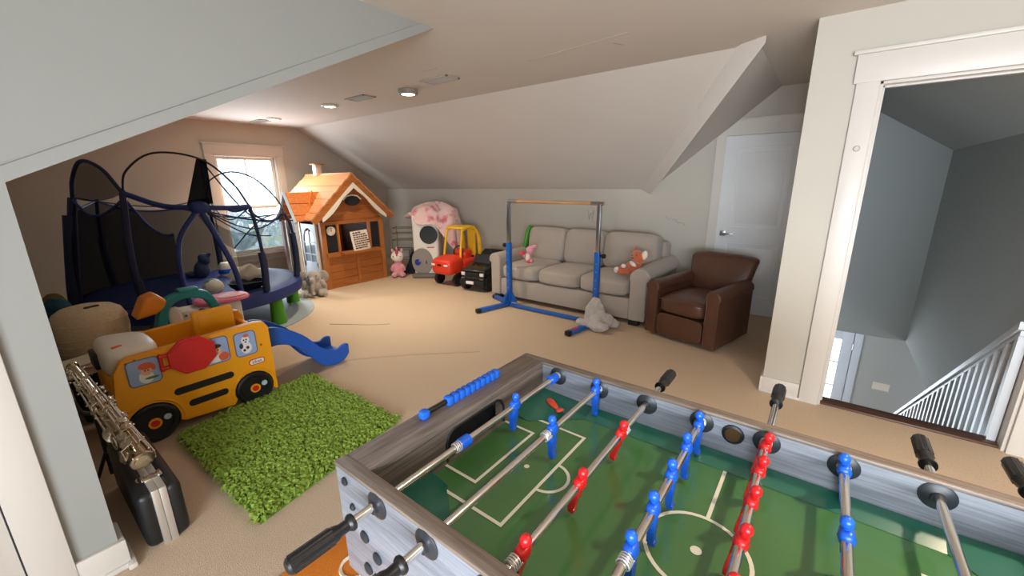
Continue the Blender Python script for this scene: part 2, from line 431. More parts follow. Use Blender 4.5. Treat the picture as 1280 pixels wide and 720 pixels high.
# outside: ground and a tree whose colours are paled for the overexposed daylight
b = MB(); b.box((-30, 4, -3.1), (40, 60, .2)); struct('ground', b, mat('lawn', (150, 160, 130), .9))
tr = thing('tree', 'leafy tree outside the gable window, colours paled for daylight glare', 'tree', (-15.5, 5.0, -3))
b = MB(); b.tube([(0, 0, 0), (.05, .1, 2), (0, 0, 4)], [.22, .16, .09], 10)
for i in range(14):
    a = i*2.4; z = 1.6+i*.2; b.tube([(0, 0, z), (math.cos(a)*.7, math.sin(a)*.7, z+.7), (math.cos(a)*1.3, math.sin(a)*1.3, z+1.2)], [.07, .045, .02], 6)
b.build('trunk', mat('glare_paled_bark', (196, 204, 210), .9), tr)
b = MB()
for i in range(1300):
    a = random.random()*2*PI; u = random.uniform(-1, 1); r = random.random()**.4
    p = Vector((math.cos(a)*math.sqrt(1-u*u)*1.9*r, math.sin(a)*math.sqrt(1-u*u)*2.1*r, 3.6+u*1.9*r)); d = Vector((random.gauss(0, 1), random.gauss(0, 1), random.gauss(0, 1))).normalized(); e = d.orthogonal().normalized()
    b.add([p-d*.13, p+e*.06, p+d*.13, p-e*.06], [(0, 1, 2, 3)])
b.build('foliage', mat('glare_paled_leaves', (196, 214, 222), .8), tr, fix=False, kind='stuff')

# ------------------------------------------------------------------ white two-panel door on the back wall
dr = MB(); dy = YS-.012
dr.box((-.64, dy, 1.02), (.78, .024, 2.03), .002)
door = struct('door_1', dr, mat('door_paint', (228, 231, 233), .4, var=.02), label='white two-panel door behind the leather armchair')
M_door = door.data.materials[0]
for z0, z1 in ((.22, .83), (1.02, 1.90)):
    b = MB(); x0, x1 = -.90, -.38
    for (c, s) in (((x0, (z0+z1)/2), (.016, z1-z0)), ((x1, (z0+z1)/2), (.016, z1-z0)), (((x0+x1)/2, z0), (x1-x0, .016)), (((x0+x1)/2, z1), (x1-x0, .016))):
        b.box((c[0], dy-.014, c[1]), (s[0], .008, s[1]), .003)
    b.box(((x0+x1)/2, dy-.0125, (z0+z1)/2), (x1-x0-.09, .006, z1-z0-.09), .003)
    b.build('door_panel', M_door, door)
b = MB(); b.box((-.955, dy-.018, .945), (.06, .012, .06), .003); b.cyl((-.955, dy-.02, .945), (-.955, dy-.055, .945), .011); b.box((-.90, dy-.058, .945), (.13, .014, .02), .005)
b.build('door_handle', M_steel, door)
b = MB()
for z in (.3, 1.75): b.cyl((-.262, dy-.016, z-.045), (-.262, dy-.016, z+.045), .006, n=8)
b.build('hinge', M_steel, door)
b = MB(); b.box((-.30, dy-.02, .92), (.05, .02, .11), .006); b.build('child_latch', M_white, door)
b = MB(); sl2 = lambda x: ZK+.813*(x+1.85)-.015
b.prism([(-1.13, 0), (-1.13, sl2(-1.13)), (-1.03, sl2(-1.03)), (-1.03, 0)], .022, XM((0, YS-.022, 0), (1, 0, 0), (0, 0, 1), (0, 1, 0)))
b.prism([(-1.03, 2.04), (-1.03, sl2(-1.03)), (sl2(0) and -.915, 2.20), (-.21, 2.20), (-.21, 2.04)], .022, XM((0, YS-.022, 0), (1, 0, 0), (0, 0, 1), (0, 1, 0)))
b.box((-.23, YS-.011, 1.02), (.045, .022, 2.04), .002); b.box((-.56, YS-.016, 2.208), (.70, .032, .016), .003)
struct('trim_6', b, M_trim, label='white casing of the two-panel door, cut by the slope')

# ------------------------------------------------------------------ ceiling fixtures
M_lens = emis('lamp_lens', (1.0, .82, .58), 14)
for i, (x, y, lab) in enumerate(((-3.635, 2.98, 'recessed ceiling lamp with a grey drop ring, nearest the sloped ceiling beam'), (-5.03, 2.90, 'middle one of the three round ceiling lamps'), (-6.60, 2.91, 'round ceiling lamp nearest the gable window'))):
    t = thing('ceiling_light', lab, 'lamp', (x, y, ZC), group='round ceiling lamps in a row')
    b = MB(); b.lathe([(.062, -.001), (.062, -.022), (.09, -.022), (.1, -.012), (.1, -.001)], n=28) if i else b.lathe([(.07, -.001), (.07, -.05), (.092, -.05), (.1, -.04), (.1, -.001)], n=28)
    b.build('trim_ring', M_white if i else mat('grey_ring', (140, 132, 124), .5), t)
    zz = -.018 if i else -.044
    b = MB(); b.lathe([(.0, zz), (.07, zz), (.07, zz+.008), (0, zz+.008)], n=28); b.build('lens', M_lens, t)
    l = bpy.data.lights.new('lamp', 'AREA'); l.shape = 'DISK'; l.size = .13; l.energy = 11; l.spread = 2.1; l.color = (1, .86, .66)
    o = bpy.data.objects.new('lamp', l); COL.objects.link(o); o.location = (x, y, ZC-.03-(.03 if i == 0 else 0))
for (x, y, wh) in ((.9, 1.5, 'table'), (2.1, -.9, 'rear window')):    # the same lamps over the camera end of the room
    t = thing('ceiling_light', 'round ceiling lamp over the near end of the room, above the %s' % wh, 'lamp', (x, y, ZC), group='round ceiling lamps behind the camera')
    b = MB(); b.lathe([(.062, -.001), (.062, -.022), (.09, -.022), (.1, -.012), (.1, -.001)], n=28); b.build('trim_ring', M_white, t)
    b = MB(); b.lathe([(.0, -.018), (.07, -.018), (.07, -.01), (0, -.01)], n=28); b.build('lens', M_lens, t)
    l = bpy.data.lights.new('lamp', 'AREA'); l.shape = 'DISK'; l.size = .13; l.energy = 16; l.spread = 2.1; l.color = (1, .80, .58)
    o = bpy.data.objects.new('lamp', l); COL.objects.link(o); o.location = (x, y, ZC-.03)
M_vent = mat('vent_paint', (176, 166, 156), .5); M_ventd = mat('vent_dark', (70, 66, 62), .8)
for (x, y, lab) in ((-3.07, 2.90, 'ceiling vent nearest the camera, beside the drop-ring lamp'), (-4.36, 2.89, 'ceiling vent between the first and middle round lamps'), (-6.99, 2.88, 'ceiling vent closest to the gable wall')):
    t = thing('ceiling_vent', lab, 'vent', (x, y, ZC), group='ceiling vents')
    b = MB()
    for (c, s) in (((0, .075), (.36, .02)), ((0, -.075), (.36, .02)), ((.17, 0), (.02, .17)), ((-.17, 0), (.02, .17))): b.box((c[0], c[1], -.006), (s[0], s[1], .012), .002)
    b.build('frame', M_vent, t)
    b = MB(); b.box((-.08, 0, -.003), (.15, .13, .004)); b.build('duct_opening', M_ventd, t)
    b = MB(); b.box((.08, 0, -.003), (.16, .13, .004)); b.build('damper', M_vent, t)
    for k in range(7): piece('slat', t, M_vent, (.0, -.058+k*.0193, -.006), (.33, .004, .008), R=(.5, 0, 0))

# ------------------------------------------------------------------ stairwell and lower hall
b = MB(); b.box((.5, 8.06, -1.6), (7, .12, 2.6)); struct('wall_hall_back', b, M_stairwall)
b = MB(); b.box((.47, 7.06, 1.2), (1.5, .12, 3.4)); struct('wall_stair_back', b, M_stairwall, label='blue-grey upper wall above the stairs')
b = MB(); b.box((1.11, 5.25, 1.2), (.12, 3.75, 3.4)); struct('wall_stair_right', b, M_stairwall)
b = MB(); b.box((3.5, 5.7, -1.6), (.12, 4.7, 2.6)); b.box((-.9, 7.5, -1.6), (.12, 1.2, 2.6)); struct('wall_hall_right', b, M_stairwall)
b = MB(); b.box((2.3, 5.7, -.44), (2.3, 4.7, .1)); b.box((.3, 7.6, -.44), (2.6, .9, .1)); struct('ceiling_hall', b, M_ceil)
b = MB(); b.box((1.2, 5.7, -2.86), (5, 4.9, .1)); struct('floor_hall', b, wood('hall_floor', (120, 84, 58), (150, 108, 76), 0))
b = MB(); b.box((2.3, 3.42, -1.7), (2.5, .1, 2.4)); struct('wall_hall_near', b, M_wall)
b = MB(); za = lambda x: 1.859+.678*(1.052-x)
b.add([(-.2, 3.45, za(-.2)), (1.1, 3.45, za(1.1)), (1.1, 7.1, za(1.1)), (-.2, 7.1, za(-.2)), (-.2, 3.45, za(-.2)+.1), (1.1, 3.45, za(1.1)+.1), (1.1, 7.1, za(1.1)+.1), (-.2, 7.1, za(-.2)+.1)],
      [(0, 1, 2, 3), (7, 6, 5, 4), (0, 4, 5, 1), (1, 5, 6, 2), (2, 6, 7, 3), (3, 7, 4, 0)])
b.box((.5, 5.25, 2.95), (1.6, 4.0, .1)); b.box((.55, 3.43, 2.78), (1.4, .1, .46))  # unseen cap and filler, added to block sky light leaking in
struct('ceiling_stair', b, M_stairwall)
b = MB()
st = thing('staircase', 'stairs going down beyond the doorway', 'stairs'); st['kind'] = 'structure'; del st['category']
for k in range(14):
    piece('step', st, M_carpet, (.5, 3.62+k*.265, -.2-(k+.5)*.19-.0), (.86, .285, .19))
rl = thing('stair_railing', 'white stair railing with balusters seen through the doorway', 'railing', (.98, 3.5, 0))
M_rail = mat('rail_paint', (196, 202, 208), .35, var=.02)
hz = lambda y: .70-.72*(y-3.5)
b = MB()
for (y0, y1, dz, w, h) in ((3.44, 6.9, .0, .06, .045), (3.44, 6.9, -.045, .035, .03)):
    b.add([(sx*w/2, yy-3.5, hz(yy)+dz+sz) for yy in (y0, y1) for sx in (-1, 1) for sz in (-h/2, h/2)], [(0, 1, 3, 2), (4, 6, 7, 5), (0, 4, 5, 1), (2, 3, 7, 6), (1, 5, 7, 3), (0, 2, 6, 4)])
b.build('handrail', M_rail, rl)
for k in range(28):
    yy = 3.46+k*.118; z1 = hz(yy)-.05; piece('baluster', rl, M_rail, (0, yy-3.5, z1-.41), (.038, .038, .82))
b = MB()
b.add([(sx*.03, yy-3.5, hz(yy)-.86+sz) for yy in (3.5, 6.9) for sx in (-1, 1) for sz in (-.12, .02)], [(0, 1, 3, 2), (4, 6, 7, 5), (0, 4, 5, 1), (2, 3, 7, 6), (1, 5, 7, 3), (0, 2, 6, 4)])
b.build('stringer', M_rail, rl)
# front door far below
b = MB(); dx0, dx1, zf = -.28, .62, -2.81
for (c, s) in (((dx0+.07, zf+1.015), (.14, 2.03)), ((dx1-.07, zf+1.015), (.14, 2.03)), (((dx0+dx1)/2, zf+.13), (.62, .26)), (((dx0+dx1)/2, zf+1.96), (.62, .14))): b.box((c[0], 7.985, c[1]), (s[0], .03, s[1]), .003)
fd = struct('door_2', b, mat('front_door_paint', (205, 215, 228), .4), label='white glazed front door at the foot of the stairs')
for k in range(3): piece('muntin', fd, M_white, ((dx0+dx1)/2, 7.98, zf+.68+k*.41), (.62, .012, .022))
b = MB(); b.box((.17, 7.99, zf+1.08), (.62, .006, 1.64)); b.build('pane', emis('glowing_pane_glass', (.9, .96, 1), 1.6), fd, label='glass glowing in place of daylight behind it')  # emission stands in for daylight behind the pane
b = MB()
for z in (.3, 1.05, 1.8): b.cyl((dx1+.002, 7.965, zf+z-.05), (dx1+.002, 7.965, zf+z+.05), .008, n=8)
b.build('hinge', M_steel, fd)
b = MB(); b.box((dx1+.06, 7.985, zf+1.03), (.1, .03, 2.06), .003); b.box((dx0-.06, 7.985, zf+1.03), (.1, .03, 2.06), .003); b.box((.17, 7.985, zf+2.11), (1.14, .03, .1), .003)
struct('trim_7', b, mat('hall_trim', (205, 215, 228), .4))
sp = thing('switch_plate', 'white triple switch plate on the lower hall wall', 'switch', (1.05, 8.0, -1.58))
b = MB(); b.box((0, -.004, 0), (.2, .008, .12), .003); b.build('plate', M_white, sp)
for k in (-1, 0, 1): piece('rocker', sp, M_white, (k*.058, -.010, 0), (.034, .006, .07), R=(.08, 0, 0))
hk = MB(); hk.lathe([(0, .012), (.012, .012), (.018, .006), (.018, 0), (0, 0)], XM((.085, YD-.022, 1.73), (1, 0, 0), (0, 0, 1), (0, -1, 0)), n=16)
tag(hk.build('door_contact', mat('grey_plastic', (190, 180, 172), .5)), 'small round plastic sensor on the doorway casing', 'sensor')

# ------------------------------------------------------------------ foosball table
TX0, TX1, TY0, TY1, TZ = -.865, .622, .405, 1.208, .9
RZ, FZ = .866, .765
TCY = (TY0+TY1)/2; TCX = (TX0+TX1)/2
M_tgrey = wood('grey_laminate_daylight_tint', (108, 113, 122), (148, 153, 163), 0, .38, 26, 1.2, .5, coat=.1)  # bluish tint puts the cool window light into the laminate colour
M_tbrown = wood('driftwood_laminate', (82, 72, 66), (128, 116, 108), 1, .42, 26, 1.2, .5)
M_tcap = wood('driftwood_cap', (88, 76, 68), (140, 126, 114), 0, .42, 26, 1.2, .5)
M_felt = mat('green_playfield', (68, 114, 64), .24, var=.16, vscale=7, coat=.6)
M_felt2 = mat('dark_green_ramp', (34, 96, 78), .24, var=.08, vscale=7, coat=.5)
M_line = mat('playfield_print', (222, 220, 206), .25, var=.03)
tb = thing('foosball_table', 'grey wood grain foosball table with green playfield in the foreground', 'game table', (TCX, TCY, 0))


def T(x, y, z): return (x-TCX, y-TCY, z)


for (y, nm) in ((TY0+.0165, 'near'), (TY1-.0165, 'far')):
    b = MB(); b.box(T(TCX, y, .734), (TX1-TX0, .031, .312), .002); b.build('side_panel', M_tgrey, tb, 'grey wood grain long side panel tinted with cool daylight')
    b = MB(); b.box(T(TCX, y, .894), (TX1-TX0+.004, .036, .012), .004); b.build('side_cap', M_tcap, tb)
for (xa, xb, sgn) in ((TX0, TX0+.10, 1), (TX1-.10, TX1, -1)):
    xi = xb if sgn > 0 else xa; xo = xa if sgn > 0 else xb
    yi0, yi1 = TY0+.033, TY1-.033
    gy0, gy1, gz0, gz1 = TCY-.125, TCY+.125, .775, .862
    E_ = XM(T(min(xi, xi-sgn*.03), 0, 0), (0, 1, 0), (0, 0, 1), (1, 0, 0)); yy = lambda v: v-0
    b = MB()
    Q = XM((min(xi, xi-sgn*.03)-TCX, -TCY, 0), (0, 1, 0), (0, 0, 1), (1, 0, 0))
    hole_l = [(gy0, .60), (gy0, gz1-.03), (gy0+.012, gz1-.008), (gy0+.03, gz1)]
    b.prism([(yi0, .60), (yi0, TZ-.022), (TCY, TZ-.022), (TCY, gz1)] + hole_l[::-1], .03, Q)
    hole_r = [(gy1-.03, gz1), (gy1-.012, gz1-.008), (gy1, gz1-.03), (gy1, .60)]
    b.prism([(TCY, gz1), (TCY, TZ-.022), (yi1, TZ-.022), (yi1, .60)] + hole_r[::-1], .03, Q)
    b.prism([(gy0, .60), (gy0, gz0), (gy1, gz0), (gy1, .60)], .03, Q)
    b.build('goal_wall', M_tbrown, tb, 'brown-grey end wall with the goal opening')
    b = MB(); b.box(T((xa+xb)/2, TCY, TZ-.011), (.10, yi1-yi0, .022), .002); b.build('end_cap', M_tbrown, tb)
    b = MB(); b.box(T(xo+sgn*.012, TCY, .73), (.024, yi1-yi0, .30), .002); b.build('end_panel', M_tbrown, tb)
    b = MB()
    gx = xi-sgn*.031; b.box(T(gx-sgn*.02, TCY, .82), (.004, .27, .13)); b.build('goal_box', M_blackm, tb)
    b = MB(); rim = [(gy0-.004, gz0), (gy0-.004, gz1-.03), (gy0+.008, gz1-.006), (gy0+.028, gz1+.004), (gy1-.028, gz1+.004), (gy1-.008, gz1-.006), (gy1+.004, gz1-.03), (gy1+.004, gz0)]
    b.tube([T(xi+sgn*.001, p[0], p[1]) for p in rim], .004, 6); b.build('goal_rim', M_black, tb)
b = MB(); b.box(T(TCX, TCY, FZ-.008), (TX1-TX0-.19, TY1-TY0-.066, .016)); b.build('playfield', M_felt, tb, 'glossy green playfield')
FX0, FX1, FY0, FY1 = TX0+.10, TX1-.10, TY0+.034, TY1-.034
b = MB()   # raised edge ramps along the sides, and triangular corner ramps
for s in (-1, 1):
    ye = FY1 if s > 0 else FY0
    b.add([T(FX0, ye, FZ+.022), T(FX1, ye, FZ+.022), T(FX1, ye-s*.055, FZ+.001), T(FX0, ye-s*.055, FZ+.001)], [(0, 1, 2, 3)])
    for q in (-1, 1):
        xe = FX1 if q > 0 else FX0
        b.add([T(xe, ye, FZ+.03), T(xe-q*.21, ye, FZ+.022), T(xe-q*.21, ye-s*.055, FZ+.002), T(xe-q*.06, ye-s*.18, FZ+.001), T(xe, ye-s*.18, FZ+.012)], [(0, 1, 2, 3, 4)])
b.build('corner_ramp', M_felt2, tb, 'darker green sloped edge', ang=15)
LW, LZ = .009, FZ+.0012
b = MB()
_lift = [0]


def ln(x0, y0, x1, y1):
    d = Vector((x1-x0, y1-y0, 0)); n = Vector((-d.y, d.x, 0)).normalized()*LW/2; e = d.normalized()*LW/2
    _lift[0] += .00006; A, B = Vector(T(x0, y0, LZ+_lift[0]))-e, Vector(T(x1, y1, LZ+_lift[0]))+e; b.add([A+n, A-n, B-n, B+n], [(0, 1, 2, 3)])


def ring(cx, cy, r, a0, a1, n=40, w=LW):
    for i in range(n):
        p = []
        for (a, q) in ((a0+(a1-a0)*i/n, r-w/2), (a0+(a1-a0)*i/n, r+w/2), (a0+(a1-a0)*(i+1)/n, r+w/2), (a0+(a1-a0)*(i+1)/n, r-w/2)): p.append(T(cx+q*math.cos(a), cy+q*math.sin(a), LZ))
        b.add(p, [(0, 1, 2, 3)])


ln(TCX, FY0+.055, TCX, TCY-.107); ln(TCX, TCY+.107, TCX, FY1-.055); ring(TCX, TCY, .107, 0, 2*PI); ring(TCX, TCY, .006, 0, 2*PI, 16, .012)
for q in (-1, 1):
    xe = TCX-q*.585+q*0
    x1 = TCX-q*.385; x2 = TCX-q*.53
    ln(TCX-q*.585, TCY+.215, x1, TCY+.215); ln(x1, TCY+.215, x1, TCY-.205); ln(x1, TCY-.205, TCX-q*.585, TCY-.205)
    ln(TCX-q*.64, TCY+.140, x2, TCY+.140); ln(x2, TCY+.140, x2, TCY-.135); ln(x2, TCY-.135, TCX-q*.64, TCY-.135)
    ring(x1, TCY, .058, -PI/2 if q > 0 else PI/2, PI/2 if q > 0 else 1.5*PI, 20)
    ring(TCX-q*.455, TCY, .004, 0, 2*PI, 12, .008)
o = b.build('field_marking', M_line, tb, 'white printed pitch lines', kind='stuff')
# ball entry holes in the middle of each long side
for s in (-1, 1):
    ye = TY1-.0335 if s > 0 else TY0+.0335
    Mx = XM(T(TCX, ye, .853), (1, 0, 0), (0, 0, 1), (0, -s, 0))
    b = MB(); b.lathe([(.012, -.012), (.014, .0), (.021, .005), (.028, .003), (.029, -.002)], Mx, n=24); b.build('ball_hole', M_black, tb)
    b = MB(); b.lathe([(0, .0015), (.020, .004)], Mx, n=18); b.build('ball_hole_cup', mat('bronze_cup', (96, 70, 44), .35, .6), tb)

# one figure of each colour, cheap to copy
M_fig = {'blue': mat('blue_figure', (22, 92, 208), .32, var=.05), 'red': mat('red_figure', (206, 26, 30), .32, var=.05)}


def figure_mesh(c):
    b = MB()
    b.sell((0, 0, .034), (.024, .024, .027), 2, 6)                         # head
    b.cyl((0, 0, .012), (0, 0, .026), .0065, n=8)                          # neck
    b.lathe([(.0, -.012), (.0135, -.012), (.0155, 0), (.0135, .012), (0, .012)], XM((0, 0, 0), (0, 0, 1), (1, 0, 0), (0, 1, 0)), n=12)   # rod hub
    b.sell((0, 0, .004), (.026, .040, .032), 3.2, 5)                       # shoulders and chest
    b.sell((0, 0, -.022), (.020, .029, .046), 3.4, 5)                      # trunk
    b.add([(sx*w, sy*h, z) for (z, w, h) in ((-.028, .0095, .0135), (-.06, .0075, .0105), (-.078, .0075, .011)) for sx, sy in ((-1, -1), (1, -1), (1, 1), (-1, 1))],
          [(0, 1, 5, 4), (1, 2, 6, 5), (2, 3, 7, 6), (3, 0, 4, 7), (4, 5, 9, 8), (5, 6, 10, 9), (6, 7, 11, 10), (7, 4, 8, 11), (8, 9, 10, 11), (3, 2, 1, 0)])
    b.box((0.002, 0, -.082), (.017, .021, .014), .004)                      # foot block
    o = b.build('player_figure', M_fig[c]); me = o.data; bpy.data.objects.remove(o); return me


FIG = {c: figure_mesh(c) for c in ('blue', 'red')}
b = MB(); b.lathe([(.010, -.017), (.0165, -.017), (.0165, .017), (.010, .017)], XM((0, 0, 0), (0, 0, 1), (1, 0, 0), (0, 1, 0)), n=16)
o = b.build('stop_collar', M_fig['blue']); COLM = {'blue': o.data}; bpy.data.objects.remove(o)
o = b.build('stop_collar', M_fig['red']); COLM['red'] = o.data; bpy.data.objects.remove(o)
b = MB(); b.tube([(.0135*math.cos(t*PI/5), .0175*t/30, .0135*math.sin(t*PI/5)) for t in range(-20, 21)], .0016, 5)
o = b.build('spring', mat('bright_spring', (225, 225, 222), .38, .6)); SPR = o.data; bpy.data.objects.remove(o)
b = MB()   # bearing plate: dished black disc on the inner or outer face
b.lathe([(.008, .014), (.013, .014), (.014, .007), (.028, .004), (.033, .001), (.033, 0)], XM((0, 0, 0), (1, 0, 0), (0, 0, 1), (0, -1, 0)), n=28)
M_bear = mat('bearing_plastic', (38, 42, 48), .4)
o = b.build('bearing', M_bear); BEAR = o.data; bpy.data.objects.remove(o)
b = MB()   # handle, ribbed grip, along +Y from its collar
prof = [(.010, 0), (.0175, .001), (.0185, .006), (.0165, .010), (.0125, .014), (.0125, .03), (.0165, .042), (.0180, .06), (.0180, .12), (.0165, .132), (.0120, .136), (0, .136)]
HM = XM((0, 0, 0), (0, 0, 1), (1, 0, 0), (0, 1, 0)); b.lathe(prof, HM, n=20)
for k in range(10):
    a = k*PI/5; b.cyl((.0168*math.cos(a), .048, .0168*math.sin(a)), (.0168*math.cos(a), .128, .0168*math.sin(a)), .0022, n=6)
o = b.build('handle', M_black); HAND = o.data; bpy.data.objects.remove(o)


def sub(name, me, par, loc, rot=(0, 0, 0)):
    o = bpy.data.objects.new(name, me); COL.objects.link(o); o.parent = par; o.location = loc; o.rotation_euler = rot; return o


RODS = [  # colour, tilt about the rod, men, collars, springs, handle start (signed side), shaft end
    ('blue', .12, (.911,), (.681, 1.139), (.655, 1.160), .348), ('blue', 0, (1.149, .871, ), (), (.838, 1.168), .349),
    ('red', .24, (.968, .729, .501), (), (.472, .995), 1.300), ('blue', -.02, (1.139, 1.012, .883, .754, .628), (), (.600, 1.166), .349),
    ('red', .20, (1.138, 1.025, .901, .775, .648), (), (1.163,), 1.405), ('blue', -.12, (1.148, .912, .676), (), (1.170,), .349),
    ('red', 1.4, (.60, .52), (), (), 1.295), ('red', 1.35, (.807,), (), (), 1.300)]
b = MB()
for i, (c, tilt, men, cols, sprs, hs) in enumerate(RODS):
    x = -.697+i*.1640-TCX; b2 = MB()
    near = hs < .8
    ya, yb = (hs-.01, TY1+.04) if near else (TY0-.05, hs+.01)
    b2.cyl((0, ya-TCY, 0), (0, yb-TCY, 0), .0095, n=16)
    rod = b2.build('rod', M_chrome, tb); rod.location = (x, 0, RZ)
    for y in men: sub('player_figure', FIG[c], rod, (0, y-TCY, 0), (0, tilt, 0))
    for y in cols: sub('stop_collar', COLM[c], rod, (0, y-TCY, 0))
    for y in sprs: sub('spring', SPR, rod, (0, y-TCY, 0))
    h = sub('handle', HAND, rod, (0, hs-TCY, 0), (0, 0, PI if near else 0))
    for (y, rz) in ((TY1-.033, 0), (TY0+.033, PI), (TY0, 0), (TY1, PI)):
        o = sub('bearing', BEAR, tb, (x, y-TCY, RZ-.004), (0, 0, rz))
b = MB()
for (x, z, r) in ((-.826, .861, .011), (-.803, .800, .009), (-.765, .735, .016), (-.72, .70, .016), (-.765, .64, .016)):
    b = MB(); b.lathe([(r, 0), (r*.95, .004), (r*.5, .007), (0, .008)], XM(T(x, TY0, z), (1, 0, 0), (0, 0, 1), (0, -1, 0)), n=16)
    b.build('bolt_cap', M_bear, tb)
for q in (-1, 1):
    for s in (-1, 1):
        b = MB(); b.box(T(TCX+q*.66, TCY+s*.33, .30), (.11, .10, .60), .006); b.build('leg', M_tgrey, tb)
# score counter: ten beads on a slider at the goal end
sc = MB(); sc.cyl(T(-.832, .655, .912), T(-.832, .985, .912), .0075, n=12); so = sc.build('score_slider', M_black, tb)
for y in (.660,):
    b = MB(); b.box(T(-.832, y, .912), (.026, .028, .026), .007); b.build('slider_end', M_blueplay, so)
bd = MB(); bd.box((0, 0, 0), (.028, .0238, .028), .006); o = bd.build('score_bead', M_blueplay); BM_ = o.data; bpy.data.objects.remove(o)
for k in range(10): sub('score_bead', BM_, so, T(-.832, .757+k*.0245, .912))
# things lying on the playfield
b = MB(); b.sell((0, 0, 0), (.052, .018, .010), 2.2, 5, fn=lambda p: Vector((p.x, p.y*(1-.35*p.x), p.z)), R=(0, .1, -.45)); b.sell((.031, -.014, .0), (.014, .02, .006), 2.4, 4, R=(0, 0, -.5))
o = b.build('fish_toy', mat('orange_red_toy', (214, 78, 52), .35, var=.45, vscale=90)); o.location = (-.675, 1.105, FZ+.024); o.scale = (1.35, 1.5, 1.3)
tag(o, 'small orange-red toy scrap in the far corner of the green playfield', 'toy')

# ------------------------------------------------------------------ rugs
b = MB(); b.box((-1.23, .51, .004), (.66, .74, .008), .003)
M_cream = mat('cream_print', (236, 226, 206), .85)
orug = thing('orange_mat', 'orange mat with white swirls under the end of the foosball table', 'mat', (0, 0, 0))
b.build('mat_base', mat('orange_mat_fabric', (222, 128, 34), .85, bump=.3), orug)
b = MB()
for (cx, cy, r) in ((-1.36, .66, .075), (-1.40, .47, .06), (-1.25, .52, .09), (-1.45, .30, .07), (-1.2, .3, .07)):
    b = MB(); b.tube([(cx+(r*(.35+.65*t/26))*math.cos(t*.27), cy+(r*(.35+.65*t/26))*math.sin(t*.27), .0085) for t in range(27)], .008, 4)
    b.build('swirl_print', M_cream, orug)
RC = [(-3.055, .49), (-1.91, .51), (-2.09, 1.43), (-3.22, 1.41)]
rug = thing('shag_rug', 'bright green shaggy rug in front of the yellow bus', 'rug')
M_shag = mat('green_shag', (132, 160, 58), .8, var=.4, vscale=60)
b = MB(); b.prism(RC, .012, z0=.001); b.build('rug_backing', mat('rug_backing', (84, 122, 26), .9), rug)
rnd = random.Random(3); b = MB()
A, B, C_, D = [Vector((p[0], p[1], .012)) for p in RC]
for i in range(10500):
    u, v = rnd.random(), rnd.random(); u = min(1, max(0, u*1.01-.005)); p = (A*(1-u)+B*u)*(1-v)+(D*(1-u)+C_*u)*v
    a = rnd.random()*2*PI; L = rnd.uniform(.035, .06); h = rnd.uniform(.018, .036); d = Vector((math.cos(a), math.sin(a), 0)); e = Vector((-d.y, d.x, 0))*rnd.uniform(.0045, .008)
    m = p+d*L*.45+Vector((0, 0, h)); t = p+d*L+Vector((0, 0, h*rnd.uniform(.35, .9)))
    b.add([p-e, p+e, m+e*1.2, m-e*1.2, t], [(0, 1, 2, 3), (3, 2, 4)])
b.build('rug_pile', M_shag, rug, fix=False, kind='stuff')

# ------------------------------------------------------------------ sofa
M_sofa = mat('grey_tweed', (172, 160, 148), .9, var=.09, vscale=60, bump=.5, bscale=500, sheen=.3)
sf = thing('sofa', 'grey fabric three-seat sofa with rolled arms against the back wall', 'sofa', (-2.5, 4.15, 0))
b = MB(); b.box((0, .55, .175), (1.86, 1.02, .23), .02); b.box((0, .055, .18), (1.80, .05, .24), .015); b.build('base', M_sofa, sf)
b = MB(); b.box((0, 1.03, .46), (2.0, .2, .72), .06, 3); b.build('back_frame', M_sofa, sf)
for (x, s, r) in ((-1.005, -1, .095), (.995, 1, .115)):
    b = MB(); w = r*.8
    prof = [(-w, .06), (-w, .50)] + [(r*math.cos(a)+s*.015, .535+r*math.sin(a)) for a in [PI*1.08-PI*1.16*i/14 for i in range(15)]] + [(w, .50), (w, .06)]
    b.prism(prof, 1.06, XM((x, .02, 0), (1, 0, 0), (0, 0, 1), (0, 1, 0)))
    o = b.build('arm', M_sofa, sf, ang=50); m = o.modifiers.new('round', 'BEVEL'); m.width = .022; m.segments = 3; m.limit_method = 'ANGLE'; m.angle_limit = .9
puff = lambda amt: (lambda p: Vector((p.x, p.y, p.z*(1+amt*(1-p.x*p.x)*(1-p.y*p.y)))))
for k, (x0, x1) in enumerate(((-.905, -.325), (-.325, .265), (.265, .875))):
    b = MB(); b.sell(((x0+x1)/2, .37, .40), (x1-x0-.004, .76, .185), 6, 10, fn=puff(.22)); b.build('seat_cushion', M_sofa, sf)
for k, (x0, x1) in enumerate(((-.93, -.32), (-.32, .26), (.26, .96))):
    b = MB(); b.sell(((x0+x1)/2, .80, .69), (x1-x0-.004, .27, .48), 6, 10, R=(-.17, 0, 0), fn=lambda p: Vector((p.x, p.y*(1+.2*(1-p.x*p.x)*(1-p.z*p.z)), p.z))); b.build('back_cushion', M_sofa, sf)
for x in (-.98, .96):
    for y in (.07, 1.02):
        b = MB(); b.box((x, y, .03), (.11, .09, .06), .008); b.build('foot', M_blackm, sf)
b = MB()   # green cushion end behind the first back cushion
b.sell((0, 0, 0), (.07, .20, .46), 3.5, 7, R=(-.17, .12, 0)); o = b.build('green_cushion', mat('green_vinyl', (70, 140, 46), .5)); o.location = (-3.495, 4.95, .71)
tag(o, 'green foam pad tucked behind the left back cushion of the sofa', 'pad')

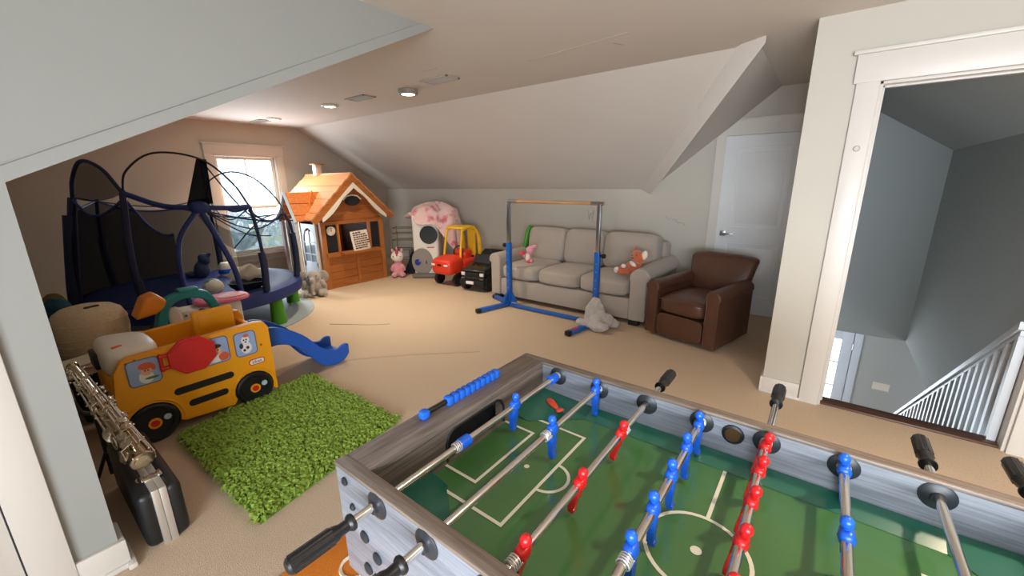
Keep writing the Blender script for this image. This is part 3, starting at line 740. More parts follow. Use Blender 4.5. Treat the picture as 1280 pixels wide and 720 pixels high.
# ------------------------------------------------------------------ leather armchair
M_lea = mat('brown_leather', (88, 57, 42), .36, var=.35, vscale=7, bump=.25, bscale=120, spec=.5)
ac = thing('armchair', 'dark brown leather club armchair on swivel base beside the sofa', 'armchair', (-1.0, 3.955, 0), -.245)
b = MB(); b.box((0, .40, .15), (.50, .70, .22), .02); b.build('seat_base', M_lea, ac)
b = MB(); b.sell((0, .012, .155), (.47, .05, .23), 7, 6); b.build('front_panel', M_lea, ac)
b = MB(); b.sell((0, .30, .36), (.485, .64, .17), 6, 10, fn=puff(.28)); b.tube([(-.225, -.005, .415), (0, -.012, .42), (.225, -.005, .415)], .006, 6); b.build('seat_cushion', M_lea, ac)
for s in (-1, 1):
    b = MB(); x = s*.305; r = .072
    prof = [(-.062, .035), (-.062, .49)] + [(r*math.cos(a), .515+r*math.sin(a)) for a in [PI*1.1-PI*1.2*i/12 for i in range(13)]] + [(.062, .49), (.062, .035)]
    b.prism(prof, .70, XM((x, .0, 0), (1, 0, 0), (0, 0, 1), (0, 1, 0)))
    o = b.build('arm', M_lea, ac, ang=50); m = o.modifiers.new('round', 'BEVEL'); m.width = .014; m.segments = 2; m.limit_method = 'ANGLE'; m.angle_limit = .9
    b = MB(); b.tube([(x-.05, -.004, .05), (x-.05, -.004, .48)] + [(x+.06*math.cos(a), -.004, .513+.06*math.sin(a)) for a in [PI*1.0-PI*i/8 for i in range(9)]] + [(x+.05, -.004, .48), (x+.05, -.004, .05)], .005, 5)
    b.build('piping', M_lea, o)
b = MB()
nu, nv = 14, 8; vs = []; fs = []


def bk(u, v, side):   # u across -1..1, v up 0..1; the top flares out and rolls back
    hw = .272+.068*v**1.2; y = .63+.13*v+.10*max(0, v-.7)**1.3; z = .30+.495*v-.035*abs(u)**5*v
    y += .03*u*u*(1-v); y -= .03*(1-u*u)*math.sin(PI*v)
    return Vector((hw*u, y+(.0 if side == 0 else .14-.03*v), z+(.0 if side == 0 else .01)))


for side in (0, 1):
    for i in range(nu+1):
        for j in range(nv+1): vs.append(bk(-1+2*i/nu, j/nv, side))
N1 = (nu+1)*(nv+1); ix = lambda i, j, s: s*N1+i*(nv+1)+j
for i in range(nu):
    for j in range(nv):
        fs.append((ix(i, j, 0), ix(i+1, j, 0), ix(i+1, j+1, 0), ix(i, j+1, 0))); fs.append((ix(i, j, 1), ix(i, j+1, 1), ix(i+1, j+1, 1), ix(i+1, j, 1)))
for i in range(nu):
    for j in (0, nv): fs.append((ix(i, j, 0), ix(i+1, j, 0), ix(i+1, j, 1), ix(i, j, 1)))
for j in range(nv):
    for i in (0, nu): fs.append((ix(i, j, 0), ix(i, j+1, 0), ix(i, j+1, 1), ix(i, j, 1)))
b.add(vs, fs); o = b.build('backrest', M_lea, ac, ang=60); m = o.modifiers.new('round', 'BEVEL'); m.width = .03; m.segments = 3; m.limit_method = 'ANGLE'; m.angle_limit = 1.0
b = MB(); b.box((0, .74, .18), (.56, .06, .28), .02); b.build('back_panel', M_lea, ac)
b = MB(); b.cyl((0, .38, .0), (0, .38, .045), .24, n=28); b.build('swivel_base', M_blackm, ac)
wb = thing('wall_outlet', 'white outlet cover low on the wall between sofa and armchair', 'outlet', (-1.22, YS, .36))
b = MB(); b.box((0, -.004, 0), (.075, .008, .12), .003); b.build('plate', M_white, wb)
for z in (-.027, .027):
    b = MB(); b.box((0, -.009, z), (.034, .004, .034), .004); b.build('socket', M_white, wb)

# ------------------------------------------------------------------ gymnastics bar
M_bar = mat('bar_blue', (24, 92, 176), .35, var=.04)
M_barwood = wood('bar_wood', (150, 104, 66), (206, 160, 112), 0)
gb = thing('gymnastics_bar', 'blue and grey kip bar with a wooden rail in front of the sofa', 'gymnastics bar', (-2.48, 3.95, 0))
PL, PR = Vector((-.64, .04, 0)), Vector((.60, -.01, 0))
for (P, ft, kx) in ((PL, (Vector((-.76, -.45, .03)), Vector((-1.02, .19, .03))), -1), (PR, (Vector((.52, -.47, .03)), Vector((.77, .17, .03))), 1)):
    b = MB(); b.box((P.x, P.y, .455), (.058, .058, .74), .006); p = b.build('post', M_bar, gb)
    b = MB(); b.box((P.x, P.y, 1.06), (.042, .042, .54), .004); b.build('inner_post', M_steel, gb)
    b = MB(); b.cyl((P.x+kx*.03, P.y, .79), (P.x+kx*.075, P.y, .79), .012, n=10); b.cyl((P.x+kx*.055, P.y, .79), (P.x+kx*.085, P.y, .79), .026, n=14); b.build('knob', M_black, p)
    for k in range(6):
        b = MB(); b.cyl((P.x, P.y-.0285, .25+k*.09), (P.x, P.y-.0305, .25+k*.09), .006, n=8); b.build('adjustment_hole', M_steel, p)
    b = MB(); b.prism([(-.13, .055), (-.03, .22), (.03, .22), (.13, .055)], .008, XM((P.x, P.y-.004, 0), (0, 1, 0), (0, 0, 1), (1, 0, 0))); b.prism([(-.13, .055), (-.03, .2), (.03, .2), (.13, .055)], .008, XM((P.x, P.y+.004, 0), (1, 0, 0), (0, 0, 1), (0, -1, 0)))
    b.build('gusset', M_bar, gb)
    for F in ft:
        d = (F-Vector((P.x, P.y, .03))).normalized(); w = Vector((-d.y, d.x, 0)); L = (F-Vector((P.x, P.y, .03))).length
        M4 = XM((P.x, P.y, .032), d, w, (0, 0, 1)); b = MB(); b.box((L/2, 0, 0), (L, .055, .045), .004, M=M4); f = b.build('foot', M_bar, gb)
        b = MB(); b.box((L-.01, 0, -.002), (.06, .064, .054), .012, M=M4); b.build('end_cap', M_black, f)
b = MB(); b.box((0, .01, .028), (1.2, .05, .034), .004); b.build('cross_bar', M_bar, gb)
b = MB(); b.cyl((-.50, .03, 1.335), (.50, -.005, 1.335), .019, n=16); b.build('rail', M_barwood, gb, 'round wooden rail')
for s, P in ((-1, PL), (1, PR)):
    b = MB(); b.cyl((s*.50, .03 if s < 0 else -.005, 1.335), (s*.645, P.y, 1.335), .021, n=14); b.build('rail_end', M_steel, gb)
b = MB(); b.box((.545, -.36, .0565), (.03, .1, .003), R=(0, 0, -.14)); b.build('warning_label', mat('red_label', (196, 50, 60), .5), gb)

# ------------------------------------------------------------------ soft toys
M_eye = mat('toy_eye', (12, 10, 10), .15)


def plush(name, label, loc, rz, m, blobs, vox=.012, extra=(), disp=0, group=None, dsc=.05):
    t = thing(name, label, 'soft toy', loc, rz, group)
    b = MB()
    for (c, s, R) in blobs: b.sell(c, s, 2, 5, R=R)
    o = b.build('body', m, t); remesh(o, vox, 4, disp)
    for (nm, mm, lst) in extra:
        for (c, s, R) in lst:
            q = MB(); q.sell(c, s, 2, 5, R=R); q.build(nm, mm, t)
    return t


O3 = (0, 0, 0)
M_eleph = mat('grey_plush', (168, 156, 148), .95, var=.12, vscale=40, bump=.8, bscale=300, sheen=.6)
M_pinkp = mat('pink_plush', (226, 150, 160), .95, var=.12, vscale=40, bump=.8, bscale=300, sheen=.5)
M_creamp = mat('cream_plush', (236, 224, 210), .95, var=.06, vscale=40, bump=.8, bscale=300, sheen=.5)
M_magp = mat('magenta_plush', (190, 70, 104), .95, var=.1, bump=.8, bscale=300)
M_foxp = mat('orange_plush', (196, 98, 56), .95, var=.12, vscale=40, bump=.8, bscale=300, sheen=.5)
plush('elephant_plush', 'grey plush elephant sitting beside the wooden playhouse', (-5.76, 2.765, 0), .95, M_eleph,
      [((0, 0, .13), (.26, .24, .26), O3), ((0, -.03, .27), (.20, .19, .19), O3), ((0, -.13, .22), (.07, .10, .14), (.4, 0, 0)), ((0, -.17, .13), (.055, .06, .14), (-.2, 0, 0)), ((.01, -.19, .06), (.05, .09, .055), O3),
       ((-.12, -.10, .05), (.11, .20, .10), (0, 0, .3)), ((.12, -.10, .05), (.11, .20, .10), (0, 0, -.3)), ((-.13, -.04, .16), (.07, .09, .16), (.3, .4, 0)), ((.13, -.04, .16), (.07, .09, .16), (.3, -.4, 0)),
       ((-.145, .0, .28), (.14, .05, .17), (0, .3, .35)), ((.145, .0, .28), (.14, .05, .17), (0, -.3, -.35))], .011,
      [('eye', M_eye, [((-.055, -.115, .30), (.016, .012, .018), O3), ((.055, -.115, .30), (.016, .012, .018), O3)]),
       ('foot_pad', mat('pale_pad', (196, 176, 168), .95), [((-.16, -.195, .05), (.07, .02, .07), (0, 0, .3)), ((.16, -.195, .05), (.07, .02, .07), (0, 0, -.3))])])
plush('unicorn_plush', 'pink and white plush unicorn sitting on the floor right of the playhouse', (-5.74, 4.23, 0), .85, M_pinkp,
      [((0, 0, .14), (.19, .17, .27), O3), ((-.07, -.08, .05), (.09, .16, .08), (0, 0, .2)), ((.07, -.08, .05), (.09, .16, .08), (0, 0, -.2)), ((-.09, -.05, .17), (.06, .08, .16), (.4, .3, 0)), ((.09, -.05, .17), (.06, .08, .16), (.4, -.3, 0)), ((.0, .0, .27), (.12, .12, .12), O3)], .011,
      [('head', M_creamp, [((0, -.03, .36), (.21, .20, .19), O3)]), ('ear', M_pinkp, [((-.075, .0, .455), (.045, .03, .075), (0, -.3, 0)), ((.075, .0, .455), (.045, .03, .075), (0, .3, 0))]),
       ('mane', M_magp, [((0, -.08, .43), (.06, .09, .08), (.5, 0, 0)), ((.0, -.115, .385), (.035, .03, .09), (.15, 0, 0))]), ('horn', mat('horn_gold', (220, 180, 150), .5), [((0, -.05, .49), (.026, .026, .09), (.2, 0, 0))]),
       ('eye', M_eye, [((-.06, -.115, .37), (.02, .012, .012), O3), ((.06, -.115, .37), (.02, .012, .012), O3)])])
plush('piglet_plush', 'small pink plush animal leaning in the left corner of the sofa', (-3.13, 4.42, .50), .45, M_pinkp,
      [((0, 0, .075), (.10, .10, .15), (0, .2, 0)), ((.03, -.02, .18), (.11, .10, .10), (0, .3, 0)), ((.075, -.03, .22), (.10, .06, .06), (0, -.4, 0)), ((-.045, -.04, .10), (.04, .09, .05), O3), ((.05, -.05, .03), (.05, .09, .05), O3)], .008,
      [('mitten', mat('rose_plush', (214, 66, 84), .9), [((-.075, -.05, .135), (.08, .06, .055), O3), ((.03, -.06, .025), (.08, .06, .05), O3)]), ('tummy', M_creamp, [((.0, -.045, .08), (.06, .03, .10), (0, .2, 0))])])
plush('fox_plush', 'orange plush fox with white ears slumped against the right sofa arm', (-1.62, 4.36, .52), -.5, M_foxp,
      [((.0, .0, .075), (.12, .11, .15), (0, .3, 0)), ((.06, -.02, .19), (.15, .12, .12), (0, .25, 0)), ((-.05, -.08, .04), (.06, .14, .06), (0, 0, -.4)), ((-.12, -.04, .04), (.13, .08, .075), (0, 0, .3)), ((-.02, -.05, .11), (.05, .1, .05), (0, 0, .3)), ((-.015, .0, .235), (.05, .03, .07), (0, -.5, 0))], .009,
      [('ear', M_creamp, [((.135, -.02, .215), (.06, .035, .09), (0, .35, 0))]), ('paw', M_creamp, [((-.165, -.075, .035), (.065, .045, .06), O3), ((-.035, -.105, .10), (.05, .04, .04), O3)]), ('scarf', M_creamp, [((.03, -.055, .125), (.09, .03, .04), (0, .3, 0))]),
       ('nose', M_eye, [((.055, -.085, .185), (.016, .014, .012), O3)]), ('eye', M_eye, [((.035, -.075, .205), (.01, .01, .012), O3), ((.09, -.072, .215), (.01, .01, .012), O3)])])
for q_ in [x for x in COL.objects if x.name == 'fox_plush']: q_.scale = (1.22, 1.22, 1.22)
M_dust = mat('pale_grey_plush', (186, 178, 172), .95, var=.14, vscale=40, bump=.9, bscale=200, sheen=.6)
plush('draped_plush', 'pale grey plush animal slumped over the right foot of the gymnastics bar', (-1.84, 3.86, 0), .3, M_dust,
      [((0, .0, .17), (.15, .14, .24), O3), ((-.0, -.0, .29), (.12, .11, .12), O3), ((-.075, -.02, .20), (.06, .07, .22), (0, .2, 0)), ((.07, -.03, .20), (.06, .06, .2), (0, -.2, 0)), ((-.10, -.06, .065), (.22, .10, .10), (0, .25, .3)), ((.05, -.10, .06), (.24, .13, .11), (0, 0, -.3)), ((.12, .02, .10), (.15, .12, .17), (0, .3, 0)), ((.19, .05, .06), (.12, .1, .1), O3), ((.02, -.04, .12), (.17, .12, .12), O3)], .010, disp=.035)

# ------------------------------------------------------------------ wooden playhouse
M_ced = wood('cedar_front', (150, 84, 34), (186, 112, 50), 1, .5, 10, .8, .35)
M_cedv = wood('cedar_post', (160, 92, 40), (194, 122, 58), 2, .5, 14, .8, .35)
M_roof = wood('cedar_roof', (186, 112, 62), (222, 156, 104), 0, .5, 10, .8, .35)
M_awn = wood('cedar_awning', (196, 104, 36), (222, 134, 58), 0, .5, 10, .8, .35)
M_dark = mat('chalkboard', (22, 24, 30), .6)
M_inner = mat('dark_panel_and_inside_shade', (62, 40, 30), .7)
M_wtrim = mat('white_wood_trim', (232, 222, 204), .5)
ph = thing('playhouse', 'wooden playhouse with orange plank roof and white scalloped gable trim', 'playhouse', (-5.87, 3.55, 0))
HW, HH, HA, HD = .53, 1.02, 1.66, 1.28
for (y) in (-HW+.03, HW-.03): piece('corner_post', ph, M_cedv, (-.02, y, HH/2), (.05, .07, HH))
piece('corner_post', ph, M_cedv, (-HD+.02, HW-.03, HH/2), (.05, .07, HH)); piece('corner_post', ph, M_cedv, (-HD+.02, -HW+.03, HH/2), (.05, .07, HH))
for (ya, yb) in ((-HW+.065, .005), (.045, HW-.065)):      # lower front: two panels of four boards
    for k in range(4): piece('plank', ph, M_ced, (-.03+.001*(k % 2), (ya+yb)/2, .075+k*.117), (.022, yb-ya, .112))
piece('stile', ph, M_cedv, (-.018, .025, .26), (.03, .045, .52)); piece('rail', ph, M_ced, (-.016, 0, .49), (.032, 2*HW-.12, .05))
piece('header', ph, M_ced, (-.016, 0, .995), (.032, 2*HW-.12, .05)); piece('rail', ph, M_ced, (-.016, 0, .02), (.03, 2*HW-.1, .04))
piece('counter', ph, M_ced, (.05, .06, .535), (.16, .68, .03), label='wooden serving counter'); piece('counter_front', ph, M_ced, (.012, -.38, .52), (.03, .22, .07))
for (y, w) in ((-.375, .19), (.375, .17)): piece('shutter', ph, M_dark, (-.026, y, .745), (.012, w, .43), label='black chalkboard panel')
for y in (-.265, .275): piece('window_post', ph, M_cedv, (-.016, y, .74), (.036, .038, .46))
for k in range(5):      # gable boards, shortened towards the apex
    z0 = 1.025+k*.105; w = HW*(1-(z0-1.02)/(HA-1.0)); w2 = HW*(1-(z0+.10-1.02)/(HA-1.0))
    b = MB(); b.prism([(-w, z0), (w, z0), (w2, z0+.10), (-w2, z0+.10)], .022, XM((-.05, 0, 0), (0, 1, 0), (0, 0, 1), (1, 0, 0))); b.build('gable_board', M_ced, ph)
b = MB(); b.prism([(-.17, 1.20), (.17, 1.20), (.15, 1.27), (0, 1.36), (-.15, 1.27)], .012, XM((-.035, 0, 0), (0, 1, 0), (0, 0, 1), (1, 0, 0))); b.build('gable_bracket', M_ced, ph)
for s in (-1, 1):     # bargeboards and the white scalloped trim under them
    b = MB(); p = [(0, 1.70), (s*.70, 1.045), (s*.62, 1.0), (0, 1.585)]; b.prism(p, .03, XM((.07, 0, 0), (0, 1, 0), (0, 0, 1), (1, 0, 0))); b.build('bargeboard', M_ced, ph)
    up = [(0, 1.585), (s*.545, 1.075)]; lo = []
    for i in range(17):
        t = i/16; y = .54*(1-t); base = 1.585-y*(.51/.545); lo.append((s*y, base-.05-.04*abs(math.sin(t*PI*1.5))*(1 if t < .67 else .7)))
    b = MB(); b.prism(up+lo, .016, XM((.102, 0, 0), (0, 1, 0), (0, 0, 1), (1, 0, 0))); b.build('scalloped_trim', M_wtrim, ph)
b = MB(); Ms = XM((.03, 0, 1.31), (0, 1, 0), (0, 0, 1), (1, 0, 0)); b.lathe([(0, 0), (.125, 0), (.125, .014), (0, .014)], Ms @ Matrix.Diagonal((1, .58, 1, 1)), n=28); b.build('oval_sign', M_dark, ph, 'black oval sign')
b = MB(); b.tube([(.045, -.15, 1.33), (.045, -.09, 1.385), (.045, 0, 1.40), (.045, .09, 1.385), (.045, .15, 1.33)], .009, 6); b.build('sign_scroll', M_wtrim, ph)
b = MB(); b.lathe([(0, 0), (.068, 0), (.068, .012), (.06, .016), (0, .016)], XM((-.012, -.375, .88), (0, 1, 0), (0, 0, 1), (1, 0, 0)), n=26); ck = b.build('clock', M_wtrim, ph, 'white play clock face')
b = MB(); b.box((.008, -.375, .90), (.003, .008, .055)); b.box((.008, -.375, .88), (.003, .012, .012)); b.build('clock_hand', mat('clock_red', (190, 60, 50), .5), ck)
for k in range(12):
    a = k*PI/6; b = MB(); b.box((.005, -.375+.05*math.sin(a), .88+.05*math.cos(a)), (.002, .006, .006)); b.build('hour_mark', mat('clock_mark', (180, 120, 110), .5) if k == 0 else bpy.data.materials['clock_mark'], ck)
# menu board leaning on the counter
mb_ = thing('menu_board', 'white menu board with rows of dark writing on the playhouse counter', 'sign', (-5.775, 3.60, .55), 0)
Rm = (0, -.16, .0); b = MB(); b.box((-.022, 0, .15), (.014, .30, .31), .006, R=(.06, -.14, 0)); b.build('board', M_wtrim, mb_)
M_ink = mat('brown_ink', (96, 52, 46), .7)
rn = random.Random(5); MM = Matrix.Translation((-.022, 0, .15)) @ Euler((.06, -.14, 0)).to_matrix().to_4x4()
b = MB()
for r in range(8):
    y = -.115
    while y < .10:
        w = rn.uniform(.018, .05)
        if r in (0,) and y > .02: break
        b.box((.008, y+w/2, .125-r*.034), (.002, w, .019 if r not in (0, 7) else .022), M=MM); y += w+.008
b.build('writing', M_ink, mb_, kind='stuff')
# sides, back, roof
for k in range(8):
    piece('plank', ph, M_inner, (-HD/2, HW-.02, .065+k*.127), (HD-.06, .022, .122)); piece('plank', ph, M_inner, (-HD+.01, 0, .065+k*.127), (.022, 2*HW-.1, .122))  # inside shade put into the dark colour of right and back planks
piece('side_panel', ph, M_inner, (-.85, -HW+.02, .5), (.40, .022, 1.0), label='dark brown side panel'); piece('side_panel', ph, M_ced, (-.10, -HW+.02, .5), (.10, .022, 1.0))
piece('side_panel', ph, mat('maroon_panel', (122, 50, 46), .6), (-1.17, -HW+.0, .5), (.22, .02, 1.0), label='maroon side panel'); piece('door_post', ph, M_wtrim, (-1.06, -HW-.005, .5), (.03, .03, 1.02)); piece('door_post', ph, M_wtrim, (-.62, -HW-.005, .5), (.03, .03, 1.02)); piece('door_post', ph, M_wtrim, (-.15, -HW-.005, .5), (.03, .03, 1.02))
M_pdoor = mat('playhouse_door_white', (200, 212, 222), .45)
b = MB()   # white arched door with glazing bars, standing in the side doorway
b.box((-.385, -HW+.0, .20), (.43, .022, .40), .003); b.box((-.575, -HW, .62), (.05, .022, .6), .003); b.box((-.195, -HW, .62), (.05, .022, .6), .003)
b.prism([(-.17, .98), (-.17, .70)]+[(.0-.19+.0+.165*math.cos(a)-.195+.0, .70+.22*math.sin(a)) for a in [PI*i/12 for i in range(13)]]+[(-.60, .70), (-.60, .98)], .022, XM((0, -HW+.011, 0), (1, 0, 0), (0, 0, 1), (0, -1, 0)))
for x in (-.385,): b.box((x, -HW, .62), (.02, .016, .55))
for z in (.52, .70): b.box((-.385, -HW, z), (.34, .016, .02))
pd = b.build('door', M_pdoor, ph, 'white arched playhouse door'); b = MB(); b.box((-.385, -HW+.004, .62), (.36, .004, .5)); b.build('pane', mat('door_pane', (150, 168, 178), .1), pd)
for s in (-1, 1):
    d = Vector((0, s*.70, -.655)); L = d.length; ang = math.atan2(.655, .70)*-s; n = 7
    for k in range(n):
        t = (k+.5)/n; c = Vector((-HD/2+.05, d.y*t, 1.715+d.z*t)); piece('roof_plank', ph, M_roof, c+Vector((0, 0, .004*(k % 2))), (HD+.10, L/n-.010, .02), R=(ang-(.07*s), 0, 0))
b = MB(); b.box((-HD/2+.05, 0, 1.722), (HD+.1, .05, .02), .004); b.build('ridge_cap', M_roof, ph)
# little cross gable over the side door: ridge towards the viewer's left, boards down each slope
for sg in (-1, 1):
    a0, a1 = Vector((-.36, 0, 1.45)), Vector((-.36+sg*.24, 0, 1.045)); dd = a1-a0; L5 = dd.length/5; th = math.atan2(.405, .24)
    for k in range(5):
        c = a0+dd*(k+.5)/5; ye = -.27-.25*(k+.5)/5; yw = -.82
        piece('awning_board', ph, M_awn, (c.x, (ye+yw)/2, c.z+.004*(k % 2)), (L5-.004, ye-yw, .016), R=(0, sg*th, 0))
    b = MB(); n_ = Vector((.405*sg, 0, .24)).normalized()*.014
    b.tube([Vector((-.355, -.42, 1.46))+n_, Vector((-.355+sg*.24, -.66, 1.06))+n_], .014, 4); b.build('awning_batten', M_awn, ph)
    b = MB(); b.tube([Vector((-.36, -.825, 1.455)), Vector((-.36+sg*.25, -.825, 1.03))], .02, 4); b.build('awning_rake', bpy.data.materials.get('pale_blue_edge') or mat('pale_blue_edge', (176, 196, 208), .5), ph)
piece('awning_post', ph, M_wtrim, (-.155, -.80, .52), (.03, .03, 1.04)); piece('awning_post', ph, M_wtrim, (-.565, -.80, .52), (.03, .03, 1.04))
b = MB(); b.box((-.86, -.02, 1.79), (.10, .10, .17), .004); b.build('chimney', M_wtrim, ph); b = MB(); b.box((-.86, -.02, 1.88), (.17, .16, .016), .003); b.build('chimney_cap', M_ced, ph)

# ------------------------------------------------------------------ yellow bus play centre
M_bus = mat('bus_yellow', (236, 158, 20), .38, var=.04, vscale=4)
M_slide = mat('slide_blue', (22, 84, 178), .35, var=.04)
bus = thing('toy_bus', 'yellow plastic school bus play centre with a red stop sign and blue slide', 'toy bus', (-3.13, .70, 0))
BF = lambda x: XM((x, -.70, 0), (0, 1, 0), (0, 0, 1), (1, 0, 0))     # polygons in (y, z) with world y


def bp(name, poly, th, x, m, par=bus, bev=.012, label=None):
    b = MB(); b.prism(poly, th, BF(x)); o = b.build(name, m, par, label, ang=35)
    if bev:
        q = o.modifiers.new('round', 'BEVEL'); q.width = bev; q.segments = 3; q.limit_method = 'ANGLE'; q.angle_limit = .6
    return o


def arch(cy, cz, r, a0, a1, n=12): return [(cy+r*math.cos(a0+(a1-a0)*i/n), cz+r*math.sin(a0+(a1-a0)*i/n)) for i in range(n+1)]


side = [(.270, .115), (.266, .36), (.285, .50), (.325, .565), (.36, .578), (1.05, .605), (1.10, .595), (1.125, .55), (1.125, .06), (1.11, .06)] + arch(.975, .12, .128, -.35, PI+.35) + [(.835, .05), (.56, .07)] + arch(.405, .125, .132, -.30, PI+.05)
bp('side_panel', side, .05, -.055, M_bus, label='yellow side panel nearest the camera')
bp('side_panel', side, .05, -.52, M_bus)
b = MB(); b.box((-.27, .0, .20), (.44, .74, .03), .008); b.build('bus_floor', M_bus, bus)
b = MB(); b.box((-.27, .39, .30), (.44, .04, .46), .01); b.build('rear_wall', M_bus, bus)
b = MB(); b.box((-.29, -.39, .26), (.42, .10, .40), .03); b.build('front_grille', M_bus, bus)
for (cy, cz, r) in ((.405, .125, .152), (.975, .12, .144)):      # raised fender lip
    b = MB(); b.tube([(-.004, y-.70, z) for (y, z) in arch(cy, cz, r, -.15, PI+.1, 18)], .008, 6); b.build('fender_lip', M_bus, bus)
M_tyre = mat('toy_tyre', (16, 17, 20), .45)
for (cy, cz, r) in ((.405, .125, .125), (.975, .12, .12)):
    for (x, sgn) in ((-.03, 1), (-.50, -1)):
        Mw = XM((x, cy-.70, cz), (0, 1, 0), (0, 0, 1), (sgn, 0, 0)); b = MB()
        b.lathe([(0, -.03), (r, -.03), (r, .028), (r-.012, .038), (r*.74, .036), (r*.70, .028), (r*.30, .026), (0, .026)], Mw, n=32); w = b.build('wheel', M_tyre, bus)
        if sgn > 0:
            b = MB(); b.lathe([(r*.17, .026), (r*.27, .026), (r*.27, .034), (r*.17, .034)], Mw, n=20); b.build('hub_ring', M_bus, w)
            b = MB(); b.lathe([(0, .026), (r*.18, .026), (r*.18, .035), (0, .035)], Mw, n=18); b.build('hub_cap', M_redplay, w)
            b = MB(); b.lathe([(0, .026), (.019, .026), (.019, .032), (0, .032)], XM((x, cy-.70+r*.52, cz+.018), (0, 1, 0), (0, 0, 1), (1, 0, 0)), n=16); b.build('wheel_sticker', mat('wheel_sticker', (176, 196, 198), .4), w)
for (cy, cz, w, h, a) in ((.695, .278, .335, .048, .0), (.70, .172, .225, .046, -.0)):
    b = MB(); b.prism(round_rect(w, h, h*.49, 6, cy, cz), .006, BF(-.010)); b.build('side_slot', M_tyre, bus)
# picture windows: print on a flat panel
M_wframe = mat('window_frame_grey', (104, 104, 128), .4); M_sky = mat('picture_sky', (150, 172, 214), .35, var=.14, vscale=9); M_skin = mat('picture_skin', (226, 172, 136), .4); M_pred = mat('picture_red', (214, 92, 60), .4); M_pwhite = mat('picture_white', (232, 228, 226), .4); M_pdark = mat('picture_dark', (60, 44, 44), .4); M_pgreen = mat('picture_green', (70, 128, 64), .4)


def disc(b, cy, cz, ry, rz, x):
    b.lathe([(0, 0), (1, 0), (1, .0012), (0, .0012)], BF(x) @ Matrix.Translation((cy, cz, 0)) @ Matrix.Diagonal((ry, rz, 1, 1)), n=18)


for i, (cy, cz, w, h) in enumerate(((.415, .470, .145, .155), (.785, .478, .145, .17), (.965, .470, .125, .165))):
    b = MB(); b.prism(round_rect(w+.014, h+.014, .028, 4, cy, cz), .004, BF(-.006)); wf = b.build('picture_window', M_wframe, bus)
    b = MB(); b.prism(round_rect(w, h, .022, 4, cy, cz), .002, BF(-.003)); b.build('picture', M_sky, wf)
    k = -.0008
    L = []
    if i == 0: L = [(M_pwhite, [(cy+.005, cz-.035, .035, .04)]), (M_skin, [(cy+.01, cz+.002, .028, .026)]), (M_pred, [(cy+.012, cz+.035, .036, .022), (cy+.045, cz+.02, .012, .02)]), (M_pgreen, [(cy+.03, cz-.045, .034, .008)]), (M_pdark, [(cy+.004, cz+.006, .004, .005), (cy+.018, cz+.006, .004, .005)])]
    if i == 1: L = [(M_pwhite, [(cy-.005, cz-.045, .05, .035)]), (M_skin, [(cy, cz+.0, .032, .032)]), (M_pdark, [(cy, cz+.03, .036, .016), (cy-.012, cz+.004, .004, .006), (cy+.012, cz+.004, .004, .006)]), (M_pred, [(cy+.04, cz-.05, .030, .030)])]
    if i == 2: L = [(M_pwhite, [(cy, cz-.03, .034, .042), (cy, cz+.028, .026, .028)]), (M_pdark, [(cy-.03, cz-.01, .012, .02), (cy+.008, cz-.03, .010, .012), (cy-.014, cz-.045, .009, .010), (cy+.006, cz+.03, .005, .006), (cy-.010, cz+.03, .005, .006), (cy, cz+.014, .007, .005)]), (M_pred, [(cy+.006, cz+.060, .018, .012)])]
    for (m, dl) in L:
        for d in dl:
            b = MB(); disc(b, *d, k); b.build('printed_shape', m, wf); k += .0004
b = MB(); oc = [(.655+.135*math.cos(PI/8+i*PI/4), .505+.125*math.sin(PI/8+i*PI/4)) for i in range(8)]; b.prism(oc, .022, BF(.012)); o = b.build('stop_sign', M_redplay, bus, 'red octagonal stop paddle'); q = o.modifiers.new('round', 'BEVEL'); q.width = .006; q.segments = 2; q.limit_method = 'ANGLE'
b = MB(); b.prism([(.645+(y-.655)*.86, .505+(z-.505)*.86) if False else (.655+(y-.655)*.86, .505+(z-.505)*.86) for (y, z) in oc], .003, BF(.0335)); b.build('sign_face', M_redplay, o)
for z in (.46, .54):
    b = MB(); b.box((.012, .525-.70, z), (.024, .07, .02), .005); b.build('hinge_arm', M_redplay, o)
b = MB(); b.cyl((.012, .497-.70, .445), (.012, .497-.70, .555), .010, n=12); b.build('hinge_pin', M_redplay, o)
# maker's badge
b = MB(); b.prism(round_rect(.105, .044, .0215, 6, 1.015, .318), .004, BF(-.006)); bd_ = b.build('badge', M_redplay, bus, 'red rimmed white oval badge')
b = MB(); b.prism(round_rect(.093, .033, .016, 6, 1.015, .318), .002, BF(-.0025)); b.build('badge_face', M_pwhite, bd_)
tc = bpy.data.curves.new('badge_text', 'FONT'); tc.body = 'tikes'; tc.size = .034; tc.align_x = 'CENTER'; tc.align_y = 'CENTER'; tc.extrude = .0006; tc.materials.append(M_pdark)
tmp = bpy.data.objects.new('badge_text_curve', tc); me_ = bpy.data.meshes.new_from_object(tmp); bpy.data.objects.remove(tmp); to = bpy.data.objects.new('badge_text', me_); to['kind'] = 'stuff'; COL.objects.link(to); to.parent = bd_; to.matrix_local = BF(.0002) @ Matrix.Translation((1.015, .318, 0))
for (y, z) in ((.345, .545), (.385, .553), (1.06, .43)):
    b = MB(); b.lathe([(0, 0), (.007, 0), (.007, .002), (0, .002)], BF(-.006) @ Matrix.Translation((y, z, 0)), n=12); b.build('screw_hole', mat('screw_hole', (110, 70, 20), .6), bus)
